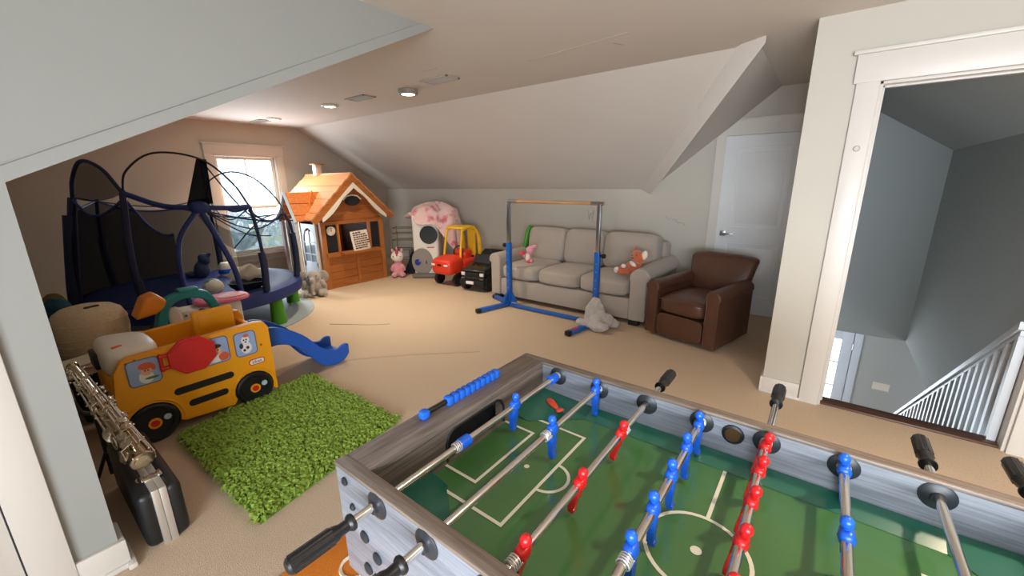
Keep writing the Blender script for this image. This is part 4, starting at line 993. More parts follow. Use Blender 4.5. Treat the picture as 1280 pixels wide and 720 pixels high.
# white hood with a dark window, dashboard, seat back
b = MB(); b.sell((-.28, -.305, .535), (.43, .27, .20), 4, 8, fn=lambda p: Vector((p.x, p.y, p.z*(1-.15*p.y) if p.z > 0 else p.z))); hd = b.build('hood', M_white, bus, 'white plastic hood')
b = MB(); b.box((-.31, -.446, .53), (.17, .03, .10), .01); b.build('hood_window', M_tyre, hd)
b = MB(); b.box((-.12, -.36, .625), (.02, .05, .02), .006, R=(0, 0, .3)); b.build('hood_mark', M_pred, hd)
b = MB(); b.box((-.36, -.19, .545), (.20, .04, .13), .015, R=(.25, 0, 0)); ds = b.build('dashboard', M_bus, bus)
for (x, m) in ((-.41, M_blueplay), (-.30, mat('dark_green_knob', (30, 74, 58), .4))):
    b = MB(); b.cyl((x, -.215, .56), (x, -.245, .57), .018, n=12); b.build('dash_knob', m, ds)
b = MB(); b.box((-.36, .20, .585), (.045, .26, .20), .03, 3); b.box((-.333, .20, .60), (.006, .19, .10), .002); b.build('seat_back', M_bus, bus)
b = MB(); b.box((-.30, .18, .33), (.28, .24, .03), .01); b.build('seat', M_bus, bus)
# slide
sl_top = smooth_pts([(0, 1.10, .50), (0, 1.24, .48), (0, 1.42, .36), (0, 1.56, .20), (0, 1.68, .145), (0, 1.76, .17), (0, 1.80, .16)], 5)
sl_bot = smooth_pts([(0, 1.10, .33), (0, 1.24, .335), (0, 1.38, .255), (0, 1.52, .07), (0, 1.62, .012), (0, 1.74, .02), (0, 1.80, .075)], 5)
slp = [(p.y, p.z) for p in sl_top]+[(p.y, p.z) for p in reversed(sl_bot)]
sld = bp('slide', slp, .03, -.165, M_slide, bev=.008, label='blue plastic slide'); bp('slide_side', slp, .03, -.475, M_slide, par=sld, bev=.008)
b = MB(); vs = []; bed = smooth_pts([(0, 1.10, .40), (0, 1.24, .385), (0, 1.40, .28), (0, 1.54, .11), (0, 1.64, .06), (0, 1.79, .075)], 5)
for p in bed:
    for z in (0, -.03):
        for x in (-.45, -.16): vs.append((x, p.y-.70, p.z+z))
fs = []
for i in range(len(bed)-1): a = i*4; fs += [(a, a+1, a+5, a+4), (a+2, a+6, a+7, a+3), (a, a+4, a+6, a+2), (a+1, a+3, a+7, a+5)]
b.add(vs, fs); b.build('slide_bed', M_slide, sld)

# ------------------------------------------------------------------ instrument case and saxophone
M_band = mat('aluminium_band', (214, 212, 206), .42, .75, var=.04)
M_case = mat('case_black', (26, 27, 30), .42, var=.12, vscale=30, bump=.15, bscale=200)
cs = thing('instrument_case', 'black hard instrument case with a silver band standing on the carpet', 'case', (-2.47, .232, 0))
b = MB(); b.box((0, -.045, .137), (.66, .066, .272), .03, 4); b.build('shell', M_case, cs); b = MB(); b.box((0, .045, .137), (.66, .066, .272), .03, 4); b.build('shell', M_case, cs)
b = MB(); b.box((0, -.0133, .138), (.668, .026, .279), .003, 2); b.build('valance', M_band, cs, 'brushed silver band'); b = MB(); b.box((0, .0133, .138), (.668, .026, .279), .003, 2); b.build('valance', M_band, cs)
for x in (-.2, .21):
    b = MB(); b.box((x, .0, .279), (.045, .055, .008), .002); b.box((x, .03, .283), (.05, .016, .01), .003); b.box((x, -.03, .283), (.05, .012, .008), .003); b.tube([(x-.02, -.045, .284), (x, -.05, .287), (x+.02, -.045, .284)], .003, 6); b.build('latch', M_chrome, cs)
b = MB(); b.tube(smooth_pts([(-.08, .015, .275), (-.07, .02, .298), (.06, .02, .298), (.07, .015, .275)], 4), .010, 8); b.build('case_handle', M_black, cs)
M_silver = mat('silver_keys', (215, 208, 198), .2, 1, var=.08, vscale=30); M_brass = mat('gold_lacquer', (198, 184, 160), .22, 1, var=.15, vscale=20)
A0, A1 = Vector((-2.29, .225, .35)), Vector((-3.16, .14, .615))
sx = thing('saxophone', 'silver and gold saxophone body leaning from the black case to its stand', 'saxophone', A0)
ax = (A1-A0).normalized(); av = Vector((0, 0, 1)); av = (av-ax*av.dot(ax)).normalized(); aw = ax.cross(av); SXM = XM((0, 0, 0), ax, aw, av); LS = (A1-A0).length
b = MB(); b.tube([(LS*t, 0, 0) for t in (0, .02, .3, .6, .9, 1)], [.030, .033, .030, .025, .019, .016], 20, M=SXM)
for t, r in ((.005, .044), (.24, .042), (.5, .036), (.97, .026)): b.tube([(LS*t, 0, 0), (LS*t+.012, 0, 0)], r, 20, M=SXM)
b.build('body', M_brass, sx)
rnd = random.Random(9)
for (w, v, x0, x1) in ((.035, .030, .04, .60), (.022, .046, .10, .86), (-.012, .052, .06, .74), (-.034, .034, .20, .90), (.048, .010, .03, .52), (-.046, .012, .30, .80)):
    b = MB(); b.cyl((x0*LS, w, v), (x1*LS, w*.75, v*.8), .0042, n=8, M=SXM)
    for k in range(5):
        x = (x0+(x1-x0)*k/4)*LS; b.cyl((x, w*.3, v*.3), (x, w, v), .003, n=6, M=SXM); b.sell((x, w, v), (.012, .012, .012), 2, 3, M=SXM)
    b.build('key_rod', M_silver, sx)
for k in range(15):
    x = (.05+k*.06)*LS; a = rnd.choice((.6, 1.3, 2.0, 2.6)); r = .024-.0009*k; rr = .054-.0014*k
    c = Vector((x, rr*math.cos(a), rr*math.sin(a))); nrm = Vector((0, math.cos(a), math.sin(a))); u = Vector((1, 0, 0)); Mk = SXM @ XM(c, u, nrm.cross(u), nrm)
    b = MB(); b.lathe([(0, 0), (r, 0), (r, .006), (r*.7, .009), (0, .007)], Mk, n=18); b.build('key_cup', M_silver if k % 3 else M_brass, sx)
    b = MB(); b.tube([Mk @ Vector((0, 0, .008)), Mk @ Vector((.02, .012, .012)), Mk @ Vector((.03, .03, -.004))], .0032, 6); b.build('key_arm', M_silver, sx)
for (x, w, v) in ((.06, -.052, .02), (.16, -.05, .035), (.06, .05, -.02)):
    b = MB(); b.tube([tuple(Vector((x*LS+.034*math.cos(t*PI/8), w, v+.026*math.sin(t*PI/8)))) for t in range(16)], .0034, 6, closed=True, M=SXM); b.build('key_guard', M_silver, sx)
b = MB(); Mb = SXM @ XM((.50*LS, .02, -.045), (0, 1, 0), (.8, 0, .6), (-.6, 0, -.8)); b.lathe([(.018, -.02), (.022, .0), (.028, .05), (.040, .085), (.055, .1)], Mb, n=22); b.build('bell', M_silver, sx)
st_ = thing('instrument_stand', 'small black folding stand under the saxophone', 'stand', (-2.93, .16, 0))
b = MB(); b.cyl((0, 0, .02), (0, 0, .40), .011, n=10); b.build('stem', M_black, st_)
for a in (.4, 2.5, 4.6):
    b = MB(); b.tube([(0, 0, .16), (.10*math.cos(a), .06*math.sin(a), .012)], .009, 8); b.build('leg', M_black, st_)
for s in (-1, 1):
    b = MB(); b.tube(smooth_pts([(0, 0, .39), (0, s*.045, .42), (0, s*.062, .49)], 4), .012, 8); b.build('cradle_arm', M_black, st_)

# ------------------------------------------------------------------ clutter behind the bus
cr = thing('storage_crate', 'dark storage crate half hidden behind the yellow bus hood', 'crate', (-4.06, .36, 0))
b = MB(); b.box((.03, 0, .175), (.58, .40, .34), .02); b.build('body', M_blackm, cr); b = MB(); b.box((.03, 0, .345), (.60, .42, .03), .01); b.build('rim', M_blackm, cr)
for i, (w, d, h, z, c, rz, lab) in enumerate(((.21, .30, .030, .362, (200, 196, 190), .15, 'lower white book lying on the dark crate behind the bus'), (.19, .27, .022, .392, (186, 60, 58), -.1, 'red-covered book between two white books on the crate'), (.20, .28, .026, .414, (226, 220, 206), .3, 'topmost white book on the dark crate beside the saxophone'))):
    t = thing('book', lab, 'book', (-3.80, .25, z), rz, 'books on the crate'); b = MB()
    b.box((0, 0, h/2), (w-.008, d-.008, h-.006)); b.build('pages', mat('book_pages', (232, 224, 206), .8), t)
    b = MB(); b.box((0, 0, .002), (w, d, .004)); b.box((0, 0, h-.002), (w, d, .004)); b.box((-w/2, 0, h/2), (.004, d, h)); b.build('cover', mat('book_cover', c, .5), t)
M_wov = mat('woven_jute', (212, 192, 160), .9, var=.3, vscale=40, bump=.9, bscale=150, stretch=(1, 1, 4))
pf = thing('woven_basket', 'upturned beige woven basket with a dark handle slot behind the bus', 'basket', (-4.14, .335, .362))
b = MB(); prof = [(.195, 0), (.205, .05), (.196, .12), (.207, .20), (.202, .27), (.18, .325), (.14, .355), (.08, .37), (0, .373)]; b.lathe(prof, n=40); b.build('body', M_wov, pf)
for k in range(6):
    z = .02+k*.048; rr_ = [q for q in prof]; r = .203 if k not in (2,) else .197
    b = MB(); b.tube([(r*math.cos(a*PI/20), r*math.sin(a*PI/20), z+.004*math.sin(a*.8+k)) for a in range(40)], .004, 5, closed=True); b.build('coil', M_wov, pf)
b = MB(); b.prism(round_rect(.085, .022, .010, 4), .006, XM((.085, .02, .3665), (-.3, .95, .0), (-.93, -.3, .2), (.2, 0, .98))); b.build('handle_slot', M_blackm, pf)
M_teal = mat('teal_plastic', (30, 136, 142), .4, var=.05); M_orng = mat('orange_plastic', (236, 142, 34), .4, var=.05)
tt = thing('toy_vanity', 'teal arched toy stand with an orange hood behind the yellow bus', 'toy stand', (-4.0, .82, 0))
b = MB()
outer = smooth_pts([(-.20, 0), (-.19, .36), (-.13, .62), (-.06, .715), (.08, .745), (.20, .715), (.26, .60), (.30, .42), (.31, 0)], 5); inner = smooth_pts([(.25, 0), (.245, .40), (.205, .57), (.16, .655), (.06, .685), (-.03, .66), (-.075, .58), (-.115, .36), (-.125, 0)], 5)
b.prism([(p.x, p.y) for p in [Vector((q.x, q.y, 0)) for q in outer]]+[(q.x, q.y) for q in inner], .09, XM((-.045, 0, 0), (0, 1, 0), (0, 0, 1), (1, 0, 0)))
fr = b.build('arch_frame', M_teal, tt, ang=50); q = fr.modifiers.new('round', 'BEVEL'); q.width = .012; q.segments = 3; q.limit_method = 'ANGLE'; q.angle_limit = .9
b = MB(); b.box((0, .08, .75), (.10, .13, .03), .012); b.build('handle_grip', M_teal, fr)
b = MB(); b.prism([(-.275, .60), (-.205, .745), (-.13, .77), (-.075, .71), (-.10, .655), (-.15, .62)], .20, XM((-.10, 0, 0), (0, 1, 0), (0, 0, 1), (1, 0, 0))); o = b.build('hood', M_orng, tt, 'orange plastic hood'); q = o.modifiers.new('round', 'BEVEL'); q.width = .02; q.segments = 3; q.limit_method = 'ANGLE'; q.angle_limit = .5
b = MB(); b.box((-.05, -.09, .45), (.03, .10, .36), .01); b.build('inner_panel', M_teal, tt); b = MB(); b.sell((.0, -.03, .52), (.04, .09, .22), 2.5, 6); b.build('mirror', M_white, tt)
wbx = thing('toy_box', 'white toy box with purple butterfly print and pink lid beside the teal stand', 'toy box', (-4.25, 1.13, 0))
b = MB(); b.box((0, -.05, .27), (.20, .46, .54), .02); bx_ = b.build('body', M_white, wbx); b = MB(); b.sell((.0, .06, .565), (.30, .42, .06), 3, 8); ld = b.build('lid', mat('pink_plastic', (226, 118, 150), .4), wbx); b = MB(); b.sell((.06, .12, .592), (.14, .24, .02), 2.4, 6); b.build('lid_print', mat('pale_pink', (240, 196, 204), .5), ld)
M_purp = mat('purple_print', (112, 62, 148), .5)
for (y, z, ry, rz, a) in ((-.10, .46, .04, .085, .5), (-.18, .37, .06, .038, -.2), (-.09, .36, .045, .03, .3)):
    b = MB(); b.lathe([(0, 0), (1, 0), (1, .003), (0, .003)], XM((.1005, y, z), (0, math.cos(a), math.sin(a)), (0, -math.sin(a), math.cos(a)), (1, 0, 0)) @ Matrix.Diagonal((ry, rz, 1, 1)), n=18); b.build('butterfly_wing', M_purp, bx_)
for (y, z) in ((-.24, .50), (-.22, .45), (-.25, .42), (.06, .46)):
    b = MB(); b.lathe([(0, 0), (.010, 0), (.010, .003), (0, .003)], XM((.1005, y, z), (0, 1, 0), (0, 0, 1), (1, 0, 0)), n=10); b.build('printed_dot', M_magp, bx_)
b = MB(); b.sell((0, 0, 0), (.15, .22, .09), 2.3, 6); o = b.build('clear_bag', glassmat('clear_plastic', (.9, .94, 1, 1), .35)); o.location = (-3.86, .84, .40)
tag(o, 'crumpled clear plastic bag under the teal toy arch', 'bag')
b = MB(); b.box((0, 0, .175), (.24, .28, .35), .02); o = b.build('toy_bin', M_bus); o.location = (-3.86, .86, 0); tag(o, 'low yellow toy bin under the teal toy arch', 'bin')
tb_ = thing('duffel_bag', 'teal fabric bag slumped in the corner behind the basket', 'bag', (-4.66, .215, 0)); tb_.scale = (1.05, .78, 1.08); b = MB()
for (c, sz, R) in (((0, 0, .25), (.42, .30, .5), (0, .1, 0)), ((.02, .02, .50), (.26, .24, .36), (.2, .2, 0)), ((-.1, 0, .14), (.3, .26, .3), O3)): b.sell(c, sz, 2.4, 6, R=R)
o = b.build('body', mat('teal_fabric', (16, 72, 92), .85, var=.2, vscale=12), tb_); remesh(o, .02, 3, .05, .08)
b = MB(); b.tube(smooth_pts([(.08, -.08, .45), (.14, -.05, .56), (.15, .05, .55), (.1, .09, .42)], 5), .014, 6); b.build('strap', mat('teal_strap', (14, 70, 84), .8), tb_)
o = MB(); o.sell((0, 0, .0), (.34, .34, .86), 2.6, 6); yp = o.build('yellow_cushion', mat('mustard_fabric', (112, 98, 48), .9, var=.3, vscale=14)); yp.location = (-5.1, .24, .345); yp.scale = (.7, .6, .8); tag(yp, 'mustard yellow floor cushion glimpsed above the teal bag', 'cushion')

# ------------------------------------------------------------------ trampoline with its net
M_navy = mat('navy_pad', (22, 44, 108), .6, var=.12, vscale=8); M_navyd = mat('navy_foam', (22, 32, 66), .7, var=.1); M_net = netmat('safety_net', (24, 29, 40), .80); M_mesh = netmat('safety_net_side', (24, 29, 40), .46)
M_mat = mat('jump_mat', (96, 112, 134), .7, var=.12, vscale=10); M_green = mat('green_leg_sleeve', (70, 150, 24), .6, var=.06)
TC = Vector((-5.74, 1.41, 0)); TR = 1.05
tp = thing('trampoline', 'round indoor trampoline with navy pad, dark safety net and green leg sleeves', 'trampoline', TC)
pol = lambda deg, r, z: Vector((r*math.cos(math.radians(deg)), r*math.sin(math.radians(deg)), z))
b = MB(); b.lathe([(0, .385), (.80, .385), (.80, .392), (0, .392)], n=48); b.build('jump_mat', M_mat, tp)
b = MB(); b.lathe([(.78, .405), (.82, .428), (1.0, .43), (1.065, .415), (1.08, .37), (1.075, .30), (1.06, .29), (1.06, .36), (1.0, .395), (.80, .395)], n=56); b.build('frame_pad', M_navy, tp, 'navy blue padded rim')
b = MB(); b.tube([pol(a*9, 1.02, .33) for a in range(40)], .022, 8, closed=True); b.build('frame_ring', M_steel, tp)
for a in (28, 85, 150, 205, 262, 325):
    b = MB(); p = pol(a, .99, 0); b.cyl((p.x, p.y, .0), (p.x, p.y, .34), .082, .062, 18); b.build('leg_sleeve', M_green, tp, 'lime green leg sleeve')
PB = dict(a=278, b=322, c=20, d=62, e=150, f=215)
pole_top = {}
for k, (nm, a) in enumerate(PB.items()):
    b = MB(); zt = {'a': 1.46, 'b': 1.50, 'c': 1.34, 'd': 1.22}.get(nm, 1.40)
    pts = [pol(a, 1.03, .40), pol(a, .99, .75), pol(a, .93, 1.08), pol(a, .85, zt)] if nm == 'a' else [pol(a, 1.03, .40), pol(a, 1.06, .75), pol(a, 1.04, 1.08), pol(a, .96 if nm == 'b' else .99, zt)]; pole_top[nm] = pts[-1]
    b.tube(smooth_pts(pts, 5), {'a': .034, 'b': .026}.get(nm, .018), 8); p = b.build('pole', M_navyd, tp)
    b = MB(); b.tube(smooth_pts([pol(a, 1.03, .43), pol(a, .995 if nm == 'a' else 1.055, .72), pol(a, .90 if nm == 'a' else 1.045, {'a': 1.30, 'c': .86, 'b': .60}.get(nm, .98))], 5), .050 if nm == 'a' else .036, 10); b.build('pole_foam', M_navyd, p)


def hoop(p, q, mid, r, m, name='hoop'):
    b = MB(); b.tube(smooth_pts([p]+mid+[q], 7), r, 7); return b.build(name, m, tp)


A_, B_, C2, D_, E_2, F_ = [pole_top[k] for k in 'abcdef']
lerp = lambda p, q, t, up=0, out=0: p*(1-t)+q*t+Vector((0, 0, up))+(((p+q)/2)*Vector((1, 1, 0))).normalized()*out
hoop(A_, B_, [lerp(A_, B_, .15, .16, .02), lerp(A_, B_, .45, .30, .04), lerp(A_, B_, .78, .22, .03)], .016, M_navyd)
hoop(B_, C2, [lerp(B_, C2, .06, .20, .02), lerp(B_, C2, .28, .39, .08), lerp(B_, C2, .62, .40, .12), lerp(B_, C2, .86, .22, .08)], .009, M_blackm)
hoop(E_2, D_, [lerp(E_2, D_, .05, .22, .02), lerp(E_2, D_, .3, .38, .06), lerp(E_2, D_, .6, .36, .08), lerp(E_2, D_, .88, .16, .05)], .009, M_blackm)
HUB = lerp(B_, C2, .62, .40, .12); APX = pol(353, 1.03, 1.36)
hoop(HUB, E_2, [lerp(HUB, E_2, .5, -.02), ], .008, M_blackm, 'hoop_tie')
# net: panels between poles, scalloped along the top; the doorway sector is left open
seq = [('a', 'b', 1.46, 1.30, M_net), ('b', None, 1.46, 1.34, M_net), ('c', 'd', 1.30, 1.16, M_mesh), ('d', 'e', 1.22, 1.10, M_mesh), ('e', 'f', 1.40, 1.26, M_net), ('f', 'a', 1.42, 1.32, M_net)]
def net_panel(a0, a1, zt, zm, m, ze=None):
    ze = zt if ze is None else ze
    if a1 < a0: a1 += 360
    n = 12; nz = 6; vs = []; fs = []; tops = []
    for i in range(n+1):
        t = i/n; a = a0+(a1-a0)*t; top = zt+(ze-zt)*t-(zt-zm)*4*t*(1-t)
        for j in range(nz+1):
            v = j/nz; z = .43+(top-.43)*v; r = (1.0-.03*v+.05*math.sin(PI*v)-.11*v*math.exp(-((a-278)/30)**2))*(1-.035*4*t*(1-t)); vs.append(pol(a, r, z))
        tops.append(vs[-1])
    for i in range(n):
        for j in range(nz): k = i*(nz+1)+j; fs.append((k, k+1, k+nz+2, k+nz+1))
    b = MB(); b.add(vs, fs); o = b.build('net_panel', m, tp, fix=False)
    b = MB(); b.tube(tops, .012, 6); b.build('net_hem', M_navy, o)
    return o
for (p, q, zt, zm, m) in seq: net_panel(PB[p], PB[q] if q else 340, zt, zm, m, None if q else 1.12)
net_panel(6, 20, 1.34, 1.3, M_mesh)
# zip doorway: two bowed navy edges meeting at an apex, with the flap tied up to the hub
lo1, lo2 = pol(341, 1.04, .44), pol(5, 1.05, .44)
e1 = smooth_pts([lo1, pol(340, 1.06, .75), pol(342.5, 1.05, 1.08), APX], 6); e2 = smooth_pts([lo2, pol(3, 1.06, .75), pol(357.5, 1.05, 1.10), APX], 6)
for e, r in ((e1, .022), (e2, .026)):
    b = MB(); b.tube(e, r, 8); b.build('door_edge', M_navy, tp)
b = MB(); b.tube(smooth_pts([B_, lerp(B_, APX, .5, -.05), APX, lerp(APX, C2, .5, -.01), C2], 5), .024, 8); b.build('top_band', M_navy, tp)
b = MB(); b.sell(APX, (.14, .16, .12), 2.3, 5); b.build('zip_flap', M_navy, tp)
b = MB(); h = HUB+Vector((0, 0, .0)); b.add([APX+Vector((0, -.09, .02)), APX+Vector((0, .12, .03)), h+Vector((0, .05, 0)), h+Vector((0, -.03, 0)), APX+Vector((-.10, 0, .02))], [(0, 1, 2, 3), (1, 4, 2), (4, 0, 3), (4, 3, 2)]); b.build('net_gusset', netmat('net_gusset', (12, 16, 30), .88), tp, fix=False)
b = MB(); n = 10; vs = []; fs = []   # dome of net over the left end
for i in range(n+1):
    t = i/n; lowp = lerp(A_, B_, t, -.10*4*t*(1-t)*.5, 0); hi = smooth_pts([A_, lerp(A_, B_, .12, .17, .02), lerp(A_, B_, .4, .30, .04), lerp(A_, B_, .75, .24, .03), B_], 10); q = hi[min(len(hi)-1, int(t*(len(hi)-1)))]
    vs += [lowp, (lowp+q)/2+Vector((.02, .02, .02)), q]
for i in range(n):
    for j in range(2): fs.append((i*3+j, i*3+j+1, i*3+j+4, i*3+j+3))
b.add(vs, fs); b.build('net_dome', netmat('net_dome', (12, 15, 24), .75), tp, fix=False)
for (p, q, sag) in ((B_, D_, .12), (A_, E_2, .1), (APX, D_, .2), (HUB, D_, .3), (lo2+Vector((0, 0, .5)), D_, -.1), (C2, E_2, .22), (APX, pol(100, .95, .9), .1)):
    b = MB(); b.tube(smooth_pts([p, lerp(p, q, .35, -sag*.8), lerp(p, q, .65, -sag*.9), q], 5), .007, 5); b.build('cord', M_navyd, tp)
b = MB(); vs = []; fs = []    # slack net hanging inside in front of the window
for i in range(13):
    t = i/12; p = lerp(APX+Vector((-.12, .05, -.05)), D_+Vector((-.1, -.1, .0)), t); s0 = .20*4*t*(1-t)+.02; s1 = .38*4*t*(1-t)+.03
    vs += [p-Vector((0, 0, s0)), p-Vector((.06, 0, (s0+s1)/2)), p-Vector((0, .04, s1))]
for i in range(12):
    for j in range(2): fs.append((i*3+j, i*3+j+1, i*3+j+4, i*3+j+3))
b.add(vs, fs); b.build('slack_net', netmat('slack_net', (12, 15, 24), .55), tp, fix=False)
gm = MB(); gm.lathe([(0, .001), (1.12, .001), (1.12, .008), (0, .008)], n=56); o = gm.build('floor_mat', mat('grey_floor_mat', (148, 158, 164), .7, var=.06)); o.location = TC+Vector((.03, .05, 0)); tag(o, 'round grey mat on the carpet under the trampoline', 'mat')
plush('shark_plush', 'grey-blue plush shark standing on the trampoline mat', (-6.32, 1.62, .392), .6, mat('grey_blue_plush', (64, 78, 102), .9, var=.15),
      [((0, 0, .12), (.18, .16, .26), (0, .3, 0)), ((.06, 0, .26), (.16, .12, .15), (0, .6, 0)), ((-.13, 0, .05), (.2, .14, .10), O3), ((.12, 0, .31), (.12, .05, .05), (0, -.5, 0))], .014)
jar = thing('toy_robot', 'small white and blue toy beside the plush shark on the trampoline', 'toy', (-6.18, 1.84, .392)); b = MB(); b.lathe([(0, 0), (.075, 0), (.085, .06), (.08, .15), (.05, .19), (0, .2)], n=20); b.build('body', M_white, jar); b = MB(); b.lathe([(.083, .05), (.088, .06), (.086, .1), (.082, .11)], n=20); b.build('band', M_blueplay, jar)
bl = thing('play_ball', 'white and green play ball on the trampoline mat', 'ball', (-5.05, 1.36, .432+.085)); b = MB(); b.sell((0, 0, 0), (.19, .19, .17), 2, 8); bo = b.build('ball', M_creamp, bl)
b = MB(); b.lathe([(.093*math.sin(t*.1+.5), .087*math.cos(t*.1+.5)) for t in range(7)], Matrix.Rotation(.7, 4, 'Y'), n=24); b.build('green_band', mat('ball_green', (70, 150, 120), .5), bo)
ch = thing('saucer_seat', 'black round toy seat with a cream cloth on the trampoline', 'seat', (-5.16, 1.72, .40)); b = MB(); b.lathe([(0, .0), (.11, .0), (.17, .05), (.19, .10), (.17, .10), (.14, .06), (0, .04)], n=28); b.build('bowl', M_blackm, ch)
b = MB(); vs = []; fs = []; rn = random.Random(2)
for i in range(13):
    for j in range(13):
        u, v = i/6-1, j/6-1; r = max(abs(u), abs(v)); vs.append((u*.145, v*.165, .24-.13*r**2.2+.012*math.sin(5*u+3*v)+.012*math.sin(7*v)*r))
for i in range(12):
    for j in range(12): k = i*13+j; fs.append((k, k+1, k+14, k+13))
b.add(vs, fs); cl = b.build('cream_cloth', mat('cream_cloth', (240, 226, 204), .9, var=.08)); cl.location = (-5.12, 1.72, .45); m = cl.modifiers.new('thick', 'SOLIDIFY'); m.thickness = .008
tag(cl, 'cream cloth draped over the black round seat on the trampoline', 'cloth')

# ------------------------------------------------------------------ corner by the playhouse: white play set, blanket, ride-ons, rack
ws = thing('play_washer', 'tall white plastic toy with a dark porthole and grey base', 'toy', (-5.40, 4.64, 0), .60); ws.scale = (1.05, 1.05, 1.05)
b = MB(); b.box((0, .0, .50), (.42, .34, 1.0), .04, 3); bw = b.build('body', M_white, ws)
b = MB(); b.lathe([(.0, .0), (.13, .0), (.145, .012), (.145, .02), (.12, .022)], XM((.06, -.165, .69), (1, 0, 0), (0, 0, 1), (0, -1, 0)), n=28); b.build('porthole', mat('dark_porthole', (54, 62, 66), .2), bw)
b = MB(); Mg = XM((-.07, -.168, .26), (1, 0, 0), (0, 0, 1), (0, -1, 0)) @ Matrix.Diagonal((1, 1.25, 1, 1)); b.lathe([(0, 0), (.175, 0), (.165, .015), (0, .018)], Mg, n=32); gp = b.build('round_panel', mat('grey_panel', (140, 132, 124), .5), bw)
b = MB(); b.lathe([(0, .016), (.05, .016), (.05, .03), (.03, .036), (0, .036)], XM((-.14, -.168, .25), (1, 0, 0), (0, 0, 1), (0, -1, 0)), n=18); b.build('blue_knob', mat('deep_blue', (30, 48, 130), .3), gp)
b = MB(); b.box((.0, -.19, .25), (.014, .008, .06), .003); b.build('slot', M_black, gp); b = MB(); b.box((.08, -.172, .49), (.12, .006, .02), .002); b.build('red_print', M_pred, bw)
b = MB(); b.box((.0, -.07, .035), (.46, .42, .07), .03); b.build('foot_base', mat('grey_foot', (110, 102, 96), .6), ws); b = MB(); b.box((.19, -.19, .17), (.05, .05, .34), .01); b.build('front_leg', M_white, ws)
bk_ = thing('black_tote', 'black fabric bag leaning between unicorn and white toy', 'bag', (-5.79, 4.53, 0), .55); bk_.scale = (.62, .8, 1.0); b = MB(); b.add([(-.22, -.12, 0), (.20, -.12, 0), (.20, .1, 0), (-.22, .1, 0), (-.12, -.06, .10), (.17, -.06, .50), (.19, .05, .52), (-.1, .05, .12)], [(3, 2, 1, 0), (0, 1, 5, 4), (1, 2, 6, 5), (2, 3, 7, 6), (3, 0, 4, 7), (4, 5, 6, 7)]); o = b.build('body', mat('black_fabric', (22, 24, 32), .85), bk_); m = o.modifiers.new('round', 'BEVEL'); m.width = .03; m.segments = 3
b = MB(); b.tube(smooth_pts([(.05, -.08, .42), (.08, -.16, .30), (.14, -.12, .46)], 4), .012, 6); b.build('strap', M_blackm, bk_)
M_blk = mat('pink_blanket', (232, 196, 190), .9, var=.06, vscale=5, bump=.3, bscale=160, sheen=.4)
t_ = M_blk.node_tree; bsd = t_.nodes['Principled BSDF']; old = bsd.inputs['Base Color'].links[0].from_socket   # rose blotches printed on the cloth
tcn = t_.nodes.new('ShaderNodeTexCoord'); vo = t_.nodes.new('ShaderNodeTexNoise'); vo.inputs['Scale'].default_value = 7; vo.inputs['Detail'].default_value = 3; rmp = t_.nodes.new('ShaderNodeValToRGB'); rmp.color_ramp.elements[0].position = .52; rmp.color_ramp.elements[0].color = (0, 0, 0, 1); rmp.color_ramp.elements[1].position = .66; rmp.color_ramp.elements[1].color = (1, 1, 1, 1)
mxn = t_.nodes.new('ShaderNodeMixRGB'); mxn.inputs[2].default_value = lin((206, 112, 128)); t_.links.new(tcn.outputs['Object'], vo.inputs['Vector']); t_.links.new(vo.outputs[0], rmp.inputs[0]); t_.links.new(rmp.outputs[0], mxn.inputs[0]); t_.links.new(old, mxn.inputs[1]); t_.links.new(mxn.outputs[0], bsd.inputs['Base Color'])
b = MB(); vs = []; fs = []; na, nr = 72, 16
for i in range(na):
    a = 2*PI*i/na; c, s_ = math.cos(a), math.sin(a)
    hem = .80+.05*math.sin(a*2+.6)+.04*math.sin(a*5)-.50*max(0, math.cos(a-.0))**2.2+.10*max(0, math.cos(a+1.9))   # hangs lowest on the +x side
    for j in range(nr+1):
        t = j/nr
        if t < .5: q = t*2; r = q*.36; z = 1.13-.09*q**2.2
        else: q = (t-.5)*2; r = .36+.11*q+(.035*math.sin(a*9)+.02*math.sin(a*14+1))*q; z = 1.04-(1.04-hem)*q-.03*math.sin(PI*q)
        r *= 1+.05*math.sin(a*3+1); z += .022*math.sin(a*6+t*9)+.03*math.sin(4*c+6*t)*t+.02*math.sin(9*r*c+4*s_); r += .03*t*math.sin(a*7+t*6)
        vs.append((r*c*1.0, r*s_*.78, z))
for i in range(na):
    for j in range(nr): k = i*(nr+1)+j; l = ((i+1) % na)*(nr+1)+j; fs.append((k, k+1, l+1, l))
b.add(vs, fs); o = b.build('blanket', M_blk, fix=False, ang=80); o.location = (-5.37, 4.80, .03); o.scale = (1.06, 1.06, 1.05); o.rotation_euler = (0, 0, .30); m = o.modifiers.new('thick', 'SOLIDIFY'); m.thickness = .012; m.offset = 1
tag(o, 'pink and cream flowered blanket heaped over the tall white toy', 'blanket')
wr = thing('wire_rack', 'thin brass wire rack standing in the corner behind the unicorn', 'rack', (-6.25, 4.85, 0), .55); M_wire = mat('brass_wire', (150, 122, 84), .4, .7)
for (x, y) in ((-.24, -.13), (.24, -.13), (-.24, .13), (.24, .13)):
    b = MB(); b.cyl((x, y, 0), (x, y, .78), .009, n=8); b.build('upright', M_wire, wr)
for z in (.18, .36, .54, .66, .76):
    b = MB()
    for y in (-.13, .13): b.cyl((-.24, y, z), (.24, y, z), .006, n=6)
    for x in (-.24, .24): b.cyl((x, -.13, z), (x, .13, z), .006, n=6)
    for k in range(7): b.cyl((-.18+k*.06, -.13, z), (-.18+k*.06, .13, z), .0035, n=5)
    b.build('wire_shelf', M_wire, wr)

